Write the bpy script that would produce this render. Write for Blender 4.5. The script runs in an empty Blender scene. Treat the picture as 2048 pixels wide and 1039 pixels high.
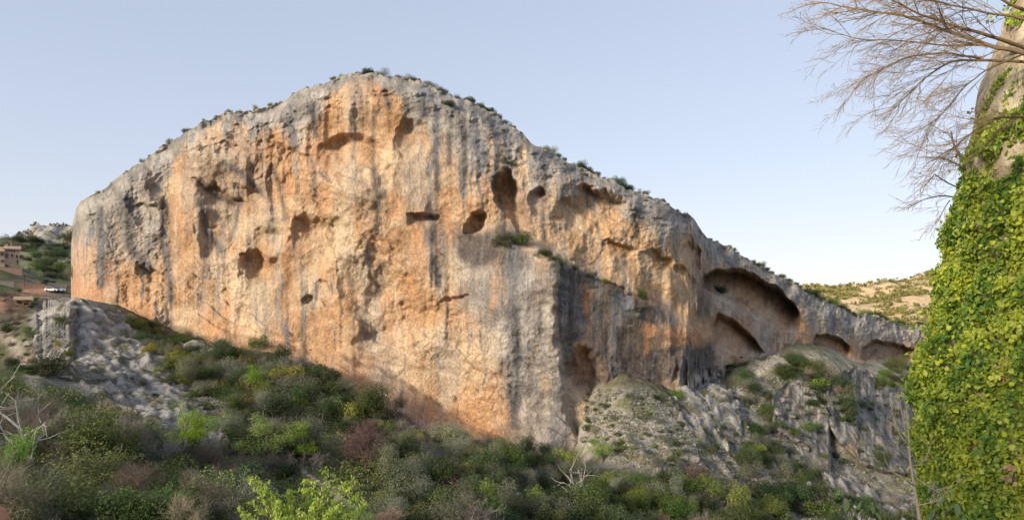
import bpy, math, random
import numpy as np
from mathutils import Vector, Matrix

# ------------------------------------------------------------------ camera, sky, sun, exposure
SC = bpy.context.scene
COL = SC.collection
F, CX, HZ = 1334.0, 1024.0, 600.0          # focal length, centre column and horizon row of the 2048 x 1039 photograph
cam = bpy.data.cameras.new('camera')
cam.sensor_fit = 'HORIZONTAL'
cam.sensor_width = 36.0
cam.lens = 36.0 * F / 2048.0
cam.shift_y = (HZ - 519.5) / 2048.0 * 1.0
cam.clip_start, cam.clip_end = 0.1, 20000
camo = bpy.data.objects.new('camera', cam)
COL.objects.link(camo)
camo.location = (0, 0, 0)
camo.rotation_euler = (math.radians(90), 0, 0)
SC.camera = camo

SUN_AZ, SUN_EL = math.radians(134), math.radians(20)       # degrees left of the view direction, height
sun_dir = Vector((-math.sin(SUN_AZ) * math.cos(SUN_EL), math.cos(SUN_AZ) * math.cos(SUN_EL), math.sin(SUN_EL)))
w = bpy.data.worlds.new('World')
SC.world = w
w.use_nodes = True
nt = w.node_tree
nt.nodes.clear()
sky = nt.nodes.new('ShaderNodeTexSky')
sky.sky_type = 'NISHITA'
sky.sun_disc = False
sky.sun_elevation = SUN_EL
sky.sun_rotation = -SUN_AZ
sky.altitude = 600
sky.air_density = 1.0
sky.dust_density = 0.8
sky.ozone_density = 1.5
bg = nt.nodes.new('ShaderNodeBackground')
bg.inputs['Strength'].default_value = 0.15
wo = nt.nodes.new('ShaderNodeOutputWorld')
gm = nt.nodes.new('ShaderNodeGamma')                     # evens the sky out as a whole, strengthening its fill
gm.inputs['Gamma'].default_value = 0.36
tn = nt.nodes.new('ShaderNodeMix'); tn.data_type = 'RGBA'; tn.blend_type = 'MULTIPLY'
tn.inputs['Factor'].default_value = 1.0; tn.inputs[7].default_value = (1.0, 0.975, 1.05, 1)
nt.links.new(sky.outputs[0], gm.inputs[0])
nt.links.new(gm.outputs[0], tn.inputs[6])
nt.links.new(tn.outputs[2], bg.inputs[0])
nt.links.new(bg.outputs[0], wo.inputs[0])
sl = bpy.data.lights.new('sun', 'SUN')
sl.energy = 1.8
sl.angle = math.radians(10)
sl.color = (1.0, 0.86, 0.66)
so = bpy.data.objects.new('sun', sl)
COL.objects.link(so)
so.location = (-60, 0, 80)
so.rotation_euler = sun_dir.to_track_quat('Z', 'Y').to_euler()
SC.view_settings.view_transform = 'Standard'
SC.view_settings.look = 'None'
SC.view_settings.exposure = 1.68
SC.view_settings.gamma = 1.0
SC.view_settings.use_curve_mapping = False
SC.render.engine = 'CYCLES'
SC.cycles.max_bounces = 6
SC.cycles.diffuse_bounces = 4
SC.cycles.transparent_max_bounces = 4

rng = np.random.default_rng(7)
random.seed(7)

# ------------------------------------------------------------------ helpers: noise, rasters, meshes
_pr = np.random.default_rng(3)
_PERM = np.tile(_pr.permutation(1024), 2).astype(np.int32)
_GA = _pr.uniform(0, 2 * math.pi, 1024)
_GC, _GS = np.cos(_GA).astype(np.float32), np.sin(_GA).astype(np.float32)
def pn(x, y, seed=0):
    """2-D gradient noise, about -0.7..0.7"""
    x = np.asarray(x, np.float32) + np.float32(seed * 7.137 % 331); y = np.asarray(y, np.float32) + np.float32(seed * 3.713 % 277)
    ix, iy = np.floor(x), np.floor(y)
    fx, fy = x - ix, y - iy
    ix = ix.astype(np.int32) & 1023; iy = iy.astype(np.int32) & 1023
    ux, uy = fx * fx * fx * (fx * (fx * 6 - 15) + 10), fy * fy * fy * (fy * (fy * 6 - 15) + 10)
    a0, a1 = _PERM[ix], _PERM[ix + 1]
    def g(a, oy, ox):
        h = _PERM[a + ((iy + oy) & 1023)]
        return _GC[h] * (fx - ox) + _GS[h] * (fy - oy)
    g00, g10, g01, g11 = g(a0, 0, 0), g(a1, 0, 1), g(a0, 1, 0), g(a1, 1, 1)
    a = g00 + (g10 - g00) * ux
    return a + (g01 + (g11 - g01) * ux - a) * uy

def fbm(x, y, octv=4, seed=0, gain=0.5):
    r, a = 0, 1.0
    for k in range(octv):
        r = r + a * pn(x * 2 ** k, y * 2 ** k, seed + 17 * k)
        a *= gain
    return r

def ridged(x, y, octv=4, seed=0, gain=0.5):
    r, a = 0, 1.0
    for k in range(octv):
        r = r + a * (1 - 2.4 * np.abs(pn(x * 2 ** k, y * 2 ** k, seed + 13 * k)))
        a *= gain
    return r

def ss(a, b, x):
    t = np.clip((x - a) / (b - a), 0, 1)
    return t * t * (3 - 2 * t)

def pl(pts):
    p = np.array(pts, float)
    return lambda x: np.interp(x, p[:, 0], p[:, 1])

def mix(a, b, m):
    m = np.asarray(m)[..., None]
    return np.asarray(a) * (1 - m) + np.asarray(b) * m

def inpoly(px, py, poly):
    c = np.zeros(np.shape(px), bool)
    n = len(poly)
    for i in range(n):
        x0, y0 = poly[i]; x1, y1 = poly[(i + 1) % n]
        if y0 == y1: continue
        c ^= ((y0 > py) != (y1 > py)) & (px < (x1 - x0) * (py - y0) / (y1 - y0) + x0)
    return c

RX, RY = np.meshgrid(np.arange(0, 2048, 2) + 1.0, np.arange(0, 1040, 2) + 1.0)
def blur(m, r):
    r = max(1, int(r / 2))
    for _ in range(2):
        for ax in (0, 1):
            p = np.pad(m, [(r + 1, r) if k == ax else (0, 0) for k in (0, 1)], mode='edge')
            c = np.cumsum(p, axis=ax)
            n = m.shape[ax]
            hi = np.take(c, np.arange(2 * r + 1, 2 * r + 1 + n), axis=ax)
            lo = np.take(c, np.arange(0, n), axis=ax)
            m = (hi - lo) / (2 * r + 1)
    return m

class Zone:
    """a soft-edged patch of the hillside or the cliff; called with the (column, row) of surface points"""
    def __init__(s, polys=(), lines=(), soft=8):
        m = np.zeros(RX.shape)
        for p in polys: m = np.maximum(m, inpoly(RX, RY, p))
        for pts, wd in lines:
            for (x0, y0), (x1, y1) in zip(pts[:-1], pts[1:]):
                L2 = (x1 - x0) ** 2 + (y1 - y0) ** 2
                t = np.clip(((RX - x0) * (x1 - x0) + (RY - y0) * (y1 - y0)) / L2, 0, 1)
                d = np.hypot(RX - x0 - t * (x1 - x0), RY - y0 - t * (y1 - y0))
                m = np.maximum(m, np.clip(1.5 - d / wd, 0, 1))
        s.m = blur(m, soft)
    def __call__(s, px, py):
        u = np.clip((px - 1) / 2, 0, RX.shape[1] - 1.001); v = np.clip((py - 1) / 2, 0, RX.shape[0] - 1.001)
        i, j = u.astype(int), v.astype(int)
        a, b = u - i, v - j
        m = s.m
        return (m[j, i] * (1 - a) + m[j, i + 1] * a) * (1 - b) + (m[j + 1, i] * (1 - a) + m[j + 1, i + 1] * a) * b

def P(px, py, Y):
    return Vector(((px - CX) / F * Y, Y, (HZ - py) / F * Y))

def mesh_np(name, V, faces, k, col=None, smooth=True):
    """mesh from arrays: V (n,3), faces (m,k)"""
    me = bpy.data.meshes.new(name)
    V = np.ascontiguousarray(V, np.float32); faces = np.ascontiguousarray(faces, np.int32)
    me.vertices.add(len(V)); me.vertices.foreach_set('co', V.ravel())
    me.loops.add(faces.size); me.loops.foreach_set('vertex_index', faces.ravel())
    me.polygons.add(len(faces))
    me.polygons.foreach_set('loop_start', np.arange(0, faces.size, k, dtype=np.int32))
    me.polygons.foreach_set('use_smooth', np.full(len(faces), smooth))
    me.update(calc_edges=True)
    if col is not None:
        a = me.color_attributes.new('tint', 'FLOAT_COLOR', 'POINT')
        c = np.ones((len(V), 4), np.float32); c[:, :3] = col
        a.data.foreach_set('color', c.ravel())
    return me

def grid_faces(nr, nc):
    i = np.arange(nr * nc).reshape(nr, nc)
    return np.stack([i[:-1, :-1], i[:-1, 1:], i[1:, 1:], i[1:, :-1]], -1).reshape(-1, 4)

def link(name, me, mat=None, parent=None, loc=None, **props):
    o = bpy.data.objects.new(name, me)
    COL.objects.link(o)
    if mat is not None and me is not None and not me.materials: me.materials.append(mat)
    if parent is not None: o.parent = parent
    if loc is not None: o.location = loc
    for k, v in props.items():
        if v is not None: o[k] = v
    return o

class MB:
    """collects boxes, tubes and polygons into one mesh"""
    def __init__(s): s.v, s.f = [], []
    def box(s, x0, x1, y0, y1, z0, z1):
        n = len(s.v)
        s.v += [(x, y, z) for z in (z0, z1) for x, y in ((x0, y0), (x1, y0), (x1, y1), (x0, y1))]
        s.f += [tuple(n + i for i in q) for q in ((3, 2, 1, 0), (4, 5, 6, 7), (0, 1, 5, 4), (1, 2, 6, 5), (2, 3, 7, 6), (3, 0, 4, 7))]
        return s
    def tube(s, pts, rad, sides=5):
        n0 = len(s.v)
        pts = [Vector(p) for p in pts]
        for i, p in enumerate(pts):
            d = (pts[min(i + 1, len(pts) - 1)] - pts[max(i - 1, 0)]).normalized()
            a = d.orthogonal().normalized() if i == 0 else (a - d * a.dot(d)).normalized()
            b = d.cross(a)
            for k in range(sides):
                t = 2 * math.pi * k / sides
                s.v.append(tuple(p + (a * math.cos(t) + b * math.sin(t)) * rad[i]))
        for i in range(len(pts) - 1):
            for k in range(sides):
                k2 = (k + 1) % sides
                s.f.append((n0 + i * sides + k, n0 + i * sides + k2, n0 + (i + 1) * sides + k2, n0 + (i + 1) * sides + k))
        s.f.append(tuple(n0 + k for k in range(sides))[::-1])
        s.f.append(tuple(n0 + (len(pts) - 1) * sides + k for k in range(sides)))
        return s
    def prism(s, poly, y0, y1):
        """polygon in x,z pushed along y"""
        n = len(s.v); k = len(poly)
        s.v += [(x, y0, z) for x, z in poly] + [(x, y1, z) for x, z in poly]
        s.f.append(tuple(range(n, n + k))); s.f.append(tuple(range(n + 2 * k - 1, n + k - 1, -1)))
        for i in range(k):
            j = (i + 1) % k
            s.f.append((n + j, n + i, n + k + i, n + k + j))
        return s
    def mesh(s, name, smooth=False):
        me = bpy.data.meshes.new(name)
        me.from_pydata([tuple(v) for v in s.v], [], s.f)
        me.polygons.foreach_set('use_smooth', [smooth] * len(me.polygons))
        me.update()
        return me

# ------------------------------------------------------------------ materials
def nodes_of(name):
    m = bpy.data.materials.new(name)
    m.use_nodes = True
    t = m.node_tree
    b = t.nodes['Principled BSDF']
    return m, t, b

def N(t, kind, **kw):
    n = t.nodes.new(kind)
    for k, v in kw.items():
        if k in n.inputs: n.inputs[k].default_value = v
        else: setattr(n, k, v)
    return n

def mul_noise(t, colour, specs, coord='Object'):
    """multiply a colour by several octave noises: (scale vector, low, high)"""
    tc = N(t, 'ShaderNodeTexCoord')
    for (sx, sy, sz), lo, hi in specs:
        mp = N(t, 'ShaderNodeMapping'); mp.inputs['Scale'].default_value = (sx, sy, sz)
        nz = N(t, 'ShaderNodeTexNoise'); nz.inputs['Scale'].default_value = 1; nz.inputs['Detail'].default_value = 6
        nz.inputs['Roughness'].default_value = 0.62
        mr = N(t, 'ShaderNodeMapRange'); mr.inputs['From Min'].default_value = 0.28; mr.inputs['From Max'].default_value = 0.72
        mr.inputs['To Min'].default_value = lo; mr.inputs['To Max'].default_value = hi
        mx = N(t, 'ShaderNodeMix', data_type='RGBA', blend_type='MULTIPLY'); mx.inputs['Factor'].default_value = 1
        t.links.new(tc.outputs[coord], mp.inputs[0]); t.links.new(mp.outputs[0], nz.inputs['Vector'])
        t.links.new(nz.outputs['Fac'], mr.inputs['Value'])
        t.links.new(colour, mx.inputs[6]); t.links.new(mr.outputs[0], mx.inputs[7])
        colour = mx.outputs[2]
    return colour

def rock_material(name, specs, bumps, rough=0.92):
    m, t, b = nodes_of(name)
    at = N(t, 'ShaderNodeAttribute', attribute_name='tint')
    t.links.new(mul_noise(t, at.outputs['Color'], specs), b.inputs['Base Color'])
    b.inputs['Roughness'].default_value = rough
    b.inputs['Specular IOR Level'].default_value = 0.15
    tc = N(t, 'ShaderNodeTexCoord'); prev = None
    for (sx, sy, sz), dist, kind in bumps:
        mp = N(t, 'ShaderNodeMapping'); mp.inputs['Scale'].default_value = (sx, sy, sz)
        if kind == 'v':
            nz = N(t, 'ShaderNodeTexVoronoi', feature='DISTANCE_TO_EDGE'); out = nz.outputs['Distance']
        else:
            nz = N(t, 'ShaderNodeTexNoise'); nz.inputs['Detail'].default_value = 8; nz.inputs['Roughness'].default_value = 0.65; out = nz.outputs['Fac']
        nz.inputs['Scale'].default_value = 1
        bp = N(t, 'ShaderNodeBump'); bp.inputs['Distance'].default_value = dist; bp.inputs['Strength'].default_value = 1.0
        t.links.new(tc.outputs['Object'], mp.inputs[0]); t.links.new(mp.outputs[0], nz.inputs['Vector']); t.links.new(out, bp.inputs['Height'])
        if prev: t.links.new(prev.outputs[0], bp.inputs['Normal'])
        prev = bp
    t.links.new(prev.outputs[0], b.inputs['Normal'])
    return m

M_CLIFF = rock_material('limestone_cliff',
    [((.9, .9, .06), .86, 1.14), ((.5, .5, .5), .82, 1.18), ((2.6, 2.6, 1.8), .62, 1.32), ((8, 8, 6), .82, 1.16)],
    [((.5, .5, .3), .6, 'n'), ((2.2, 2.2, 1.5), .5, 'n'), ((7, 7, 5), .12, 'n')])
M_SLAB = rock_material('grey_limestone', [((.35, .35, .35), .75, 1.2), ((1.8, 1.8, 1.8), .6, 1.32), ((7, 7, 7), .78, 1.18)],
    [((.8, .8, .5), 1.0, 'n'), ((3, 3, 2), .45, 'n')])
M_GROUND = rock_material('hillside_ground', [((.25, .25, .25), .75, 1.25), ((1.5, 1.5, 1.5), .6, 1.4)],
    [((1.5, 1.5, 1.5), .35, 'n'), ((5, 5, 5), .12, 'n')])
M_BOULDER = None

def plain(name, col, rough=0.8, specs=(((1.2, 1.2, 1.2), .8, 1.2),), bump=None, spec=0.3, metallic=0):
    m, t, b = nodes_of(name)
    rgb = N(t, 'ShaderNodeRGB'); rgb.outputs[0].default_value = (*col, 1)
    t.links.new(mul_noise(t, rgb.outputs[0], specs), b.inputs['Base Color'])
    b.inputs['Roughness'].default_value = rough
    b.inputs['Specular IOR Level'].default_value = spec
    b.inputs['Metallic'].default_value = metallic
    if bump:
        tc = N(t, 'ShaderNodeTexCoord'); nz = N(t, 'ShaderNodeTexNoise'); nz.inputs['Scale'].default_value = bump[0]; nz.inputs['Detail'].default_value = 7
        bp = N(t, 'ShaderNodeBump'); bp.inputs['Distance'].default_value = bump[1]
        t.links.new(tc.outputs['Object'], nz.inputs['Vector']); t.links.new(nz.outputs['Fac'], bp.inputs['Height']); t.links.new(bp.outputs[0], b.inputs['Normal'])
    return m

def leaf_material(name, ca, cb, trans=0.25, rough=0.55, vary=0.42, spec=0.3):
    """leaf colour between ca and cb by the leaf's own tint, shifted a little for each plant"""
    m, t, b = nodes_of(name)
    at = N(t, 'ShaderNodeAttribute', attribute_name='tint')
    sep = N(t, 'ShaderNodeSeparateColor'); t.links.new(at.outputs['Color'], sep.inputs[0])
    mx = N(t, 'ShaderNodeMix', data_type='RGBA'); mx.inputs[6].default_value = (*ca, 1); mx.inputs[7].default_value = (*cb, 1)
    t.links.new(sep.outputs[0], mx.inputs['Factor'])
    oi = N(t, 'ShaderNodeObjectInfo')
    hv = N(t, 'ShaderNodeHueSaturation')
    for sock, a, bb, mul in (('Hue', 0.5 - 0.025 * vary / .25, 0.5 + 0.02 * vary / .25, 1), ('Value', 1.08 - vary, 1.15 + vary, 7.31), ('Saturation', 0.8, 1.1, 3.77)):
        mm = N(t, 'ShaderNodeMath', operation='MULTIPLY'); mm.inputs[1].default_value = mul
        fr = N(t, 'ShaderNodeMath', operation='FRACT')
        mr = N(t, 'ShaderNodeMapRange'); mr.inputs['To Min'].default_value = a; mr.inputs['To Max'].default_value = bb
        t.links.new(oi.outputs['Random'], mm.inputs[0]); t.links.new(mm.outputs[0], fr.inputs[0]); t.links.new(fr.outputs[0], mr.inputs['Value'])
        t.links.new(mr.outputs[0], hv.inputs[sock])
    t.links.new(mx.outputs[2], hv.inputs['Color'])
    t.links.new(hv.outputs[0], b.inputs['Base Color'])
    b.inputs['Roughness'].default_value = rough
    b.inputs['Specular IOR Level'].default_value = spec
    if trans:
        tr = N(t, 'ShaderNodeBsdfTranslucent'); t.links.new(hv.outputs[0], tr.inputs[0])
        ms = N(t, 'ShaderNodeMixShader'); ms.inputs[0].default_value = trans
        out = t.nodes['Material Output']
        t.links.new(b.outputs[0], ms.inputs[1]); t.links.new(tr.outputs[0], ms.inputs[2]); t.links.new(ms.outputs[0], out.inputs[0])
    return m

M_BARK = plain('grey_bark', (.17, .14, .11), .95, (((3, 3, .8), .65, 1.3),), (9, .03))
#=====STAGE
# ------------------------------------------------------------------ terrain: one sheet to the horizon
ctrl = [  # (column, row, distance) of ground seen in the photograph
 (150,606,156),(260,632,151),(420,690,144),(560,712,140),(700,775,135),(850,872,129),(1000,915,125),(1150,945,123),(1000,928,139),(1120,945,139),(850,892,139),(700,800,142),(560,735,146),
 (1190,790,141),(1165,880,140),(1150,860,143),(1160,815,145),(1140,920,140),(1330,798,145),(1450,800,153),(1480,756,172),(1185,776,150),(1250,782,156),(1330,788,162),(1490,738,190),(1560,716,198),(1640,692,222),(1740,728,245),(1545,722,182),(1620,700,200),(1720,738,226),(1830,735,262),(1245,862,131),(1300,885,128),(1215,900,127),(1400,860,139),
 (1550,770,172),(1500,850,150),(1450,900,137),(1600,860,160),(1700,800,192),(1780,790,214),(1780,900,178),(1700,930,158),(1620,980,138),(1560,1039,120),(1750,1039,138),
 (1300,960,112),(1400,1000,110),(1200,1000,98),(1300,1039,96),(1100,1039,86),(1000,1000,88),(900,940,100),(1000,960,100),
 (800,900,108),(700,860,112),(600,800,120),(500,740,128),(640,930,92),(720,1000,82),(560,890,100),(480,800,115),
 (350,720,128),(300,690,137),(250,650,144),(140,604,143),(110,612,132),(180,625,138),(90,740,106),(150,740,115),(230,720,122),(300,780,113),(400,840,105),(455,880,100),
 (200,830,97),(100,830,92),(0,760,110),(0,690,132),(40,700,128),(60,660,138),(20,650,156),(0,900,76),(120,920,78),(250,900,86),(350,900,91),(450,930,88),(350,1000,74),(200,1000,70),
 (50,1039,60),(250,1039,62),(480,1039,66),(700,1039,70),(900,1039,76),
 (45,622,178),(0,628,182),(60,592,222),(110,588,232),(130,590,228),(20,575,235),(0,552,250),(30,540,262),(70,560,262),(140,560,290),
 (60,528,330),(110,525,350),(140,520,380),(0,515,330),(50,505,420),(120,498,450),(0,492,430)]
pts = [tuple(P(*c)) for c in ctrl]
pts += [(-10,0,-9),(10,0,-9),(8,15,-9),(0,30,-13),(-10,22,-11),(22,22,-14),(-30,15,-10),(-35,40,-14),(10,45,-18),(40,50,-24),(70,90,-40),(-60,60,-14),(60,20,-20),(120,60,-40),(110,140,-52),(130,200,-52),
        (20,-60,-6),(120,-60,-15),(-90,40,0),(-150,-60,20),(-95,-60,8),(-235,-25,40),(-200,-130,38),(-55,-60,-4),(-60,-120,6),(0,-120,-4),(-80,-10,8),(-150,10,26),(-150,110,6),(-170,160,8),(200,250,-45),(240,330,-40),(260,120,-30),
        # village hill beyond the left edge, rising to a ridge
        (-210,60,20),(-260,20,40),(-280,90,36),(-270,150,22),(-340,210,24),(-400,330,34),(-260,330,22),(-270,240,17),(-420,100,40),(-320,-60,46),(-320,440,40),(-400,520,40),
        # behind the cliff
        (-120,230,-8),(-60,210,-28),(0,200,-38),(60,230,-40),(130,300,-20),(-100,300,0),(0,320,-10),(100,420,-20),(250,450,-30),(-80,420,10),
        (-900,900,40),(0,1200,-30),(900,900,-50),(900,0,-30),(-900,0,30),(0,-900,-10),(-900,-900,0),(900,-900,-20)]
pts = np.array(pts)
def rbf_fit(p, c=9.0):
    n = len(p)
    d = np.sqrt((p[:, None, 0] - p[None, :, 0]) ** 2 + (p[:, None, 1] - p[None, :, 1]) ** 2 + c * c)
    A = np.zeros((n + 3, n + 3)); A[:n, :n] = d + np.eye(n) * -0.4
    A[:n, n] = 1; A[:n, n + 1] = p[:, 0]; A[:n, n + 2] = p[:, 1]; A[n:, :n] = A[:n, n:].T
    return np.linalg.solve(A, np.r_[p[:, 2], 0, 0, 0])
RW = rbf_fit(pts)
def base_height(x, y, c=9.0):
    n = len(pts); r = RW[n] + RW[n + 1] * x + RW[n + 2] * y
    for i in range(n):
        r = r + RW[i] * np.sqrt((x - pts[i, 0]) ** 2 + (y - pts[i, 1]) ** 2 + c * c)
    return r
def spaced(stops):
    out = [stops[0][0]]
    for (a, s0), (b, s1) in zip(stops[:-1], stops[1:]):
        x = a
        while x < b - 1e-6:
            t = (x - a) / (b - a)
            x = min(b, x + s0 * (1 - t) + s1 * t); out.append(x)
    return np.array(out)
gx = spaced([(-6000, 900), (-700, 40), (-360, 6), (-170, 1.3), (-130, .75), (110, .75), (150, 1.1), (260, 3), (700, 60), (6000, 900)])
gy = spaced([(-4000, 800), (-200, 40), (20, 4), (55, .8), (200, .8), (330, 1.6), (520, 4), (1000, 60), (9000, 1200)])
GX, GY = np.meshgrid(gx, gy)
far = np.clip(np.hypot(GX, GY - 150) / 900 - 0.7, 0, 1)
GZ = base_height(GX, GY) * (1 - far) + -45 * far
lowfreq = fbm(GX / 16, GY / 16, 4, 3)
GZ = GZ + (1.1 * lowfreq + .45 * ridged(GX / 5, GY / 5, 4, 9) + .3 * fbm(GX / 1.7, GY / 1.7, 2, 10)) * (1 - far) * ss(8, 50, GY)
scz = ss(14, 26, GX) * (1 - ss(120, 150, GX)) * ss(92, 110, GY) * (1 - ss(200, 230, GY))
GZ = GZ + scz * (1.3 * ridged(GX / 9 + .5 * fbm(GX / 14, GY / 14, 2, 12), GY / 24, 3, 11) - .6 + .5 * np.round(3 * fbm(GX / 5, GY / 5, 3, 13)) / 3)
def ground_z(x, y):
    x = np.asarray(x, float); y = np.asarray(y, float)
    i = np.clip(np.searchsorted(gx, x) - 1, 0, len(gx) - 2); j = np.clip(np.searchsorted(gy, y) - 1, 0, len(gy) - 2)
    a = (x - gx[i]) / (gx[i + 1] - gx[i]); b = (y - gy[j]) / (gy[j + 1] - gy[j])
    return (GZ[j, i] * (1 - a) + GZ[j, i + 1] * a) * (1 - b) + (GZ[j + 1, i] * (1 - a) + GZ[j + 1, i + 1] * a) * b

Z_KNOLL = Zone([[(60,640),(75,608),(110,598),(150,596),(215,612),(255,650),(330,745),(400,810),(460,880),(400,880),(300,850),(230,800),(160,790),(90,745)]], soft=10)
Z_SCREE = Zone([[(1120,760),(1330,785),(1450,790),(1540,700),(1640,700),(2100,730),(2100,1100),(1600,1100),(1480,990),(1300,940),(1140,925)]], soft=14)
Z_PATH = Zone(lines=[([(5,662),(40,705),(55,740),(85,790)],7), ([(1385,860),(1430,828),(1478,795)],8), ([(1505,752),(1545,728),(1565,705)],8),
                     ([(1470,690),(1540,702)],10), ([(590,935),(640,965),(700,1010),(760,1039)],9)], soft=4)
Z_RIDGE = Zone(lines=[([(250,640),(350,775),(400,820),(455,872)],9)], soft=4)
Z_GRASS = Zone([[(300,905),(500,895),(520,915),(330,935)],[(760,1000),(900,1000),(950,1039),(760,1039)],[(1560,720),(1680,730),(1640,760)]], soft=12)
Z_REDSOIL = Zone([[(36,565),(95,570),(105,590),(40,590)],[(0,590),(30,600),(60,625),(0,625)]], soft=4)
def ground_colour(x, y, z):
    d = np.maximum(y, 1)
    px = CX + x / d * F; py = HZ - z / d * F
    n1 = fbm(x / 7, y / 7, 4, 21); n2 = fbm(x / 2.2, y / 2.2, 3, 22); n3 = fbm(x / 25, y / 25, 3, 23)
    c = mix((.085, .085, .045), (.15, .125, .085), ss(-.3, .35, n1 + .4 * n2))
    c = mix(c, (.075, .10, .035), ss(.05, .4, n3 + .3 * n2) * .7)
    vis = (y > 40) & (px > -50) & (px < 2100) & (py < 1100)
    wx, wy = px + 14 * n2, py + 10 * n1
    rock = mix((.27, .255, .235), (.42, .40, .37), ss(-.3, .3, n2 + .3 * n1))
    c = mix(c, rock, Z_KNOLL(wx, wy) * vis * ss(-.5, -.1, n1 + .5))
    scree = mix((.33, .305, .265), (.135, .14, .075), ss(-.12, .3, n1 - .2 * n2))
    c = mix(c, scree, Z_SCREE(wx, wy) * vis * .95)
    c = mix(c, (.13, .15, .05), Z_GRASS(wx, wy) * vis * .8)
    c = mix(c, rock * 1.15, Z_RIDGE(wx, wy) * vis)
    c = mix(c, (.40, .23, .15), Z_REDSOIL(wx, wy) * vis * (y > 150))
    c = mix(c, (.44, .38, .32), Z_PATH(px + 3 * n2, py + 3 * n1) * vis)
    hill = ss(235, 300, y) * ss(-60, -90, x)
    c = mix(c, mix((.20, .19, .11), (.28, .25, .18), ss(-.2, .3, n1)), hill)
    return c
gc = ground_colour(GX, GY, GZ)
gme = mesh_np('ground', np.stack([GX, GY, GZ], -1).reshape(-1, 3), grid_faces(*GX.shape), 4, gc.reshape(-1, 3))
link('ground', gme, M_GROUND, kind='structure')

# ------------------------------------------------------------------ reliefs: rock faces with their own depth
def finish_relief(name, PX, PY, Y, colour, mat, back=(2, 6, 15, 35, 70), left=False, right=False, drop=0.10, **props):
    X = (PX - CX) / F * Y; Z = (HZ - PY) / F * Y
    C = np.asarray(colour)
    bx, by, bz, bc = [], [], [], []
    for d in back:
        bx.append(X[-1] * (1 + d / Y[-1]) ); by.append(Y[-1] + d)
        bz.append(Z[-1] - drop * d + .35 * fbm(X[-1] / 5, Y[-1] / 5 + d, 3, 77) * min(1, d / 5)); bc.append(C[-1])
    if back:
        X = np.vstack([X] + [b[None] for b in bx]); Y = np.vstack([Y] + [b[None] for b in by]); Z = np.vstack([Z] + [b[None] for b in bz])
        C = np.concatenate([C, np.stack(bc)], 0)
    def side(col, dx, dy):
        nonlocal X, Y, Z, C
        for ddx, ddy in zip(dx, dy):
            nx = (X[:, col] + ddx)[:, None]; ny = (Y[:, col] + ddy)[:, None]; nz = Z[:, col][:, None]; ncol = C[:, col][:, None]
            parts = (lambda a, b: [a, b] if col == 0 else [b, a])
            X = np.hstack(parts(nx, X)); Y = np.hstack(parts(ny, Y)); Z = np.hstack(parts(nz, Z)); C = np.concatenate(parts(ncol, C), 1)
    if left: side(0, *left)
    if right: side(-1, *right)
    me = mesh_np(name, np.stack([X, Y, Z], -1).reshape(-1, 3), grid_faces(*X.shape), 4, C.reshape(-1, 3))
    return link(name, me, mat, **props)

top_c = pl([(140,480),(143,462),(147,438),(153,415),(162,402),(175,394),(205,378),(240,355),(290,317),(340,286),(370,268),(400,250),(440,233),(470,226),(500,223),(540,212),(580,195),(620,176),(660,160),(700,148),(735,142),(770,150),(810,154),(840,164),(870,179),(900,190),(930,204),(965,217),(1000,240),(1040,264),(1080,290),(1120,312),(1150,330),(1190,347),(1230,364),(1280,387),(1330,407),(1370,424),(1388,434),(1396,448),(1404,462),(1420,478),(1460,499),(1500,517),(1540,542),(1580,564),(1620,584),(1660,604),(1700,622),(1740,632),(1780,641),(1820,649),(1870,648)])
bot_c = pl([(140,606),(200,622),(260,645),(340,675),(430,715),(520,748),(640,785),(700,815),(780,865),(850,895),(950,920),(1050,940),(1150,948),(1185,930),(1200,880),(1300,870),(1400,870),(1450,860),(1500,800),(1550,760),(1620,745),(1700,765),(1760,775),(1870,775)])
dep_c = pl([(140,172),(146,164),(156,161),(250,157),(400,152),(550,149),(700,146),(850,144),(1000,143),(1130,145),(1250,151),(1340,156),(1372,160),(1400,169),(1430,179),(1500,191),(1620,214),(1720,243),(1870,290)])
NC, NR = 1120, 400
pxs = np.linspace(142, 1868, NC)
vs = np.linspace(0, 1, NR)
PX = np.repeat(pxs[None], NR, 0)
T, B = top_c(pxs), bot_c(pxs)
T0 = T.copy()
rim_n = fbm(pxs / 42, pxs * 0, 3, 5) * 11 + fbm(pxs / 13, pxs * 0 + 3, 2, 6) * 4
T = T + rim_n * ss(150, 260, pxs)
PY = B[None] + (T - B)[None] * vs[:, None]
Yb = np.repeat(dep_c(pxs)[None], NR, 0)
xb = (pxs - CX) / F * dep_c(pxs)
S1 = np.r_[0, np.cumsum(np.hypot(np.diff(xb), np.diff(dep_c(pxs))))]
S = np.repeat(S1[None], NR, 0)
Zm = (HZ - PY) / F * Yb
below = np.maximum(PY - T0[None], 0)                                   # rows below the rim
warp_x = fbm(S / 9, Zm / 9, 3, 31); warp_y = fbm(S / 9, Zm / 9, 3, 32)
WX = PX + 13 * warp_x + 6 * fbm(S / 2.5, Zm / 2.5, 2, 33); WY = PY + 13 * warp_y + 6 * fbm(S / 2.5, Zm / 2.5, 2, 34)

def dent(cx, cy, ax, ay, rot, D, pt=.45, pb=1.4, wob=.3):
    r_ = math.radians(rot); dx, dy = WX - cx, -(WY - cy)
    ax, ay = ax * 1.15, ay * 1.2
    a = (dx * math.cos(r_) + dy * math.sin(r_)) / ax; b = (-dx * math.sin(r_) + dy * math.cos(r_)) / ay
    n = .13 * fbm(S / 3.2, Zm / 3.2, 3, 36) + wob * warp_y * .6
    w = np.sqrt(np.clip(1 - (a * (1 + n)) ** 2, 0, 1))
    bt = w * (1 + n); v = (bt - b) / np.maximum(bt + 1.7 * w, 1e-3)
    return D * 1.3 * w ** 1.5 * ss(0, .16 + .4 * pt, v) * np.clip(1 - v, 0, 1) ** (.55 * pb + .25)

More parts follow.
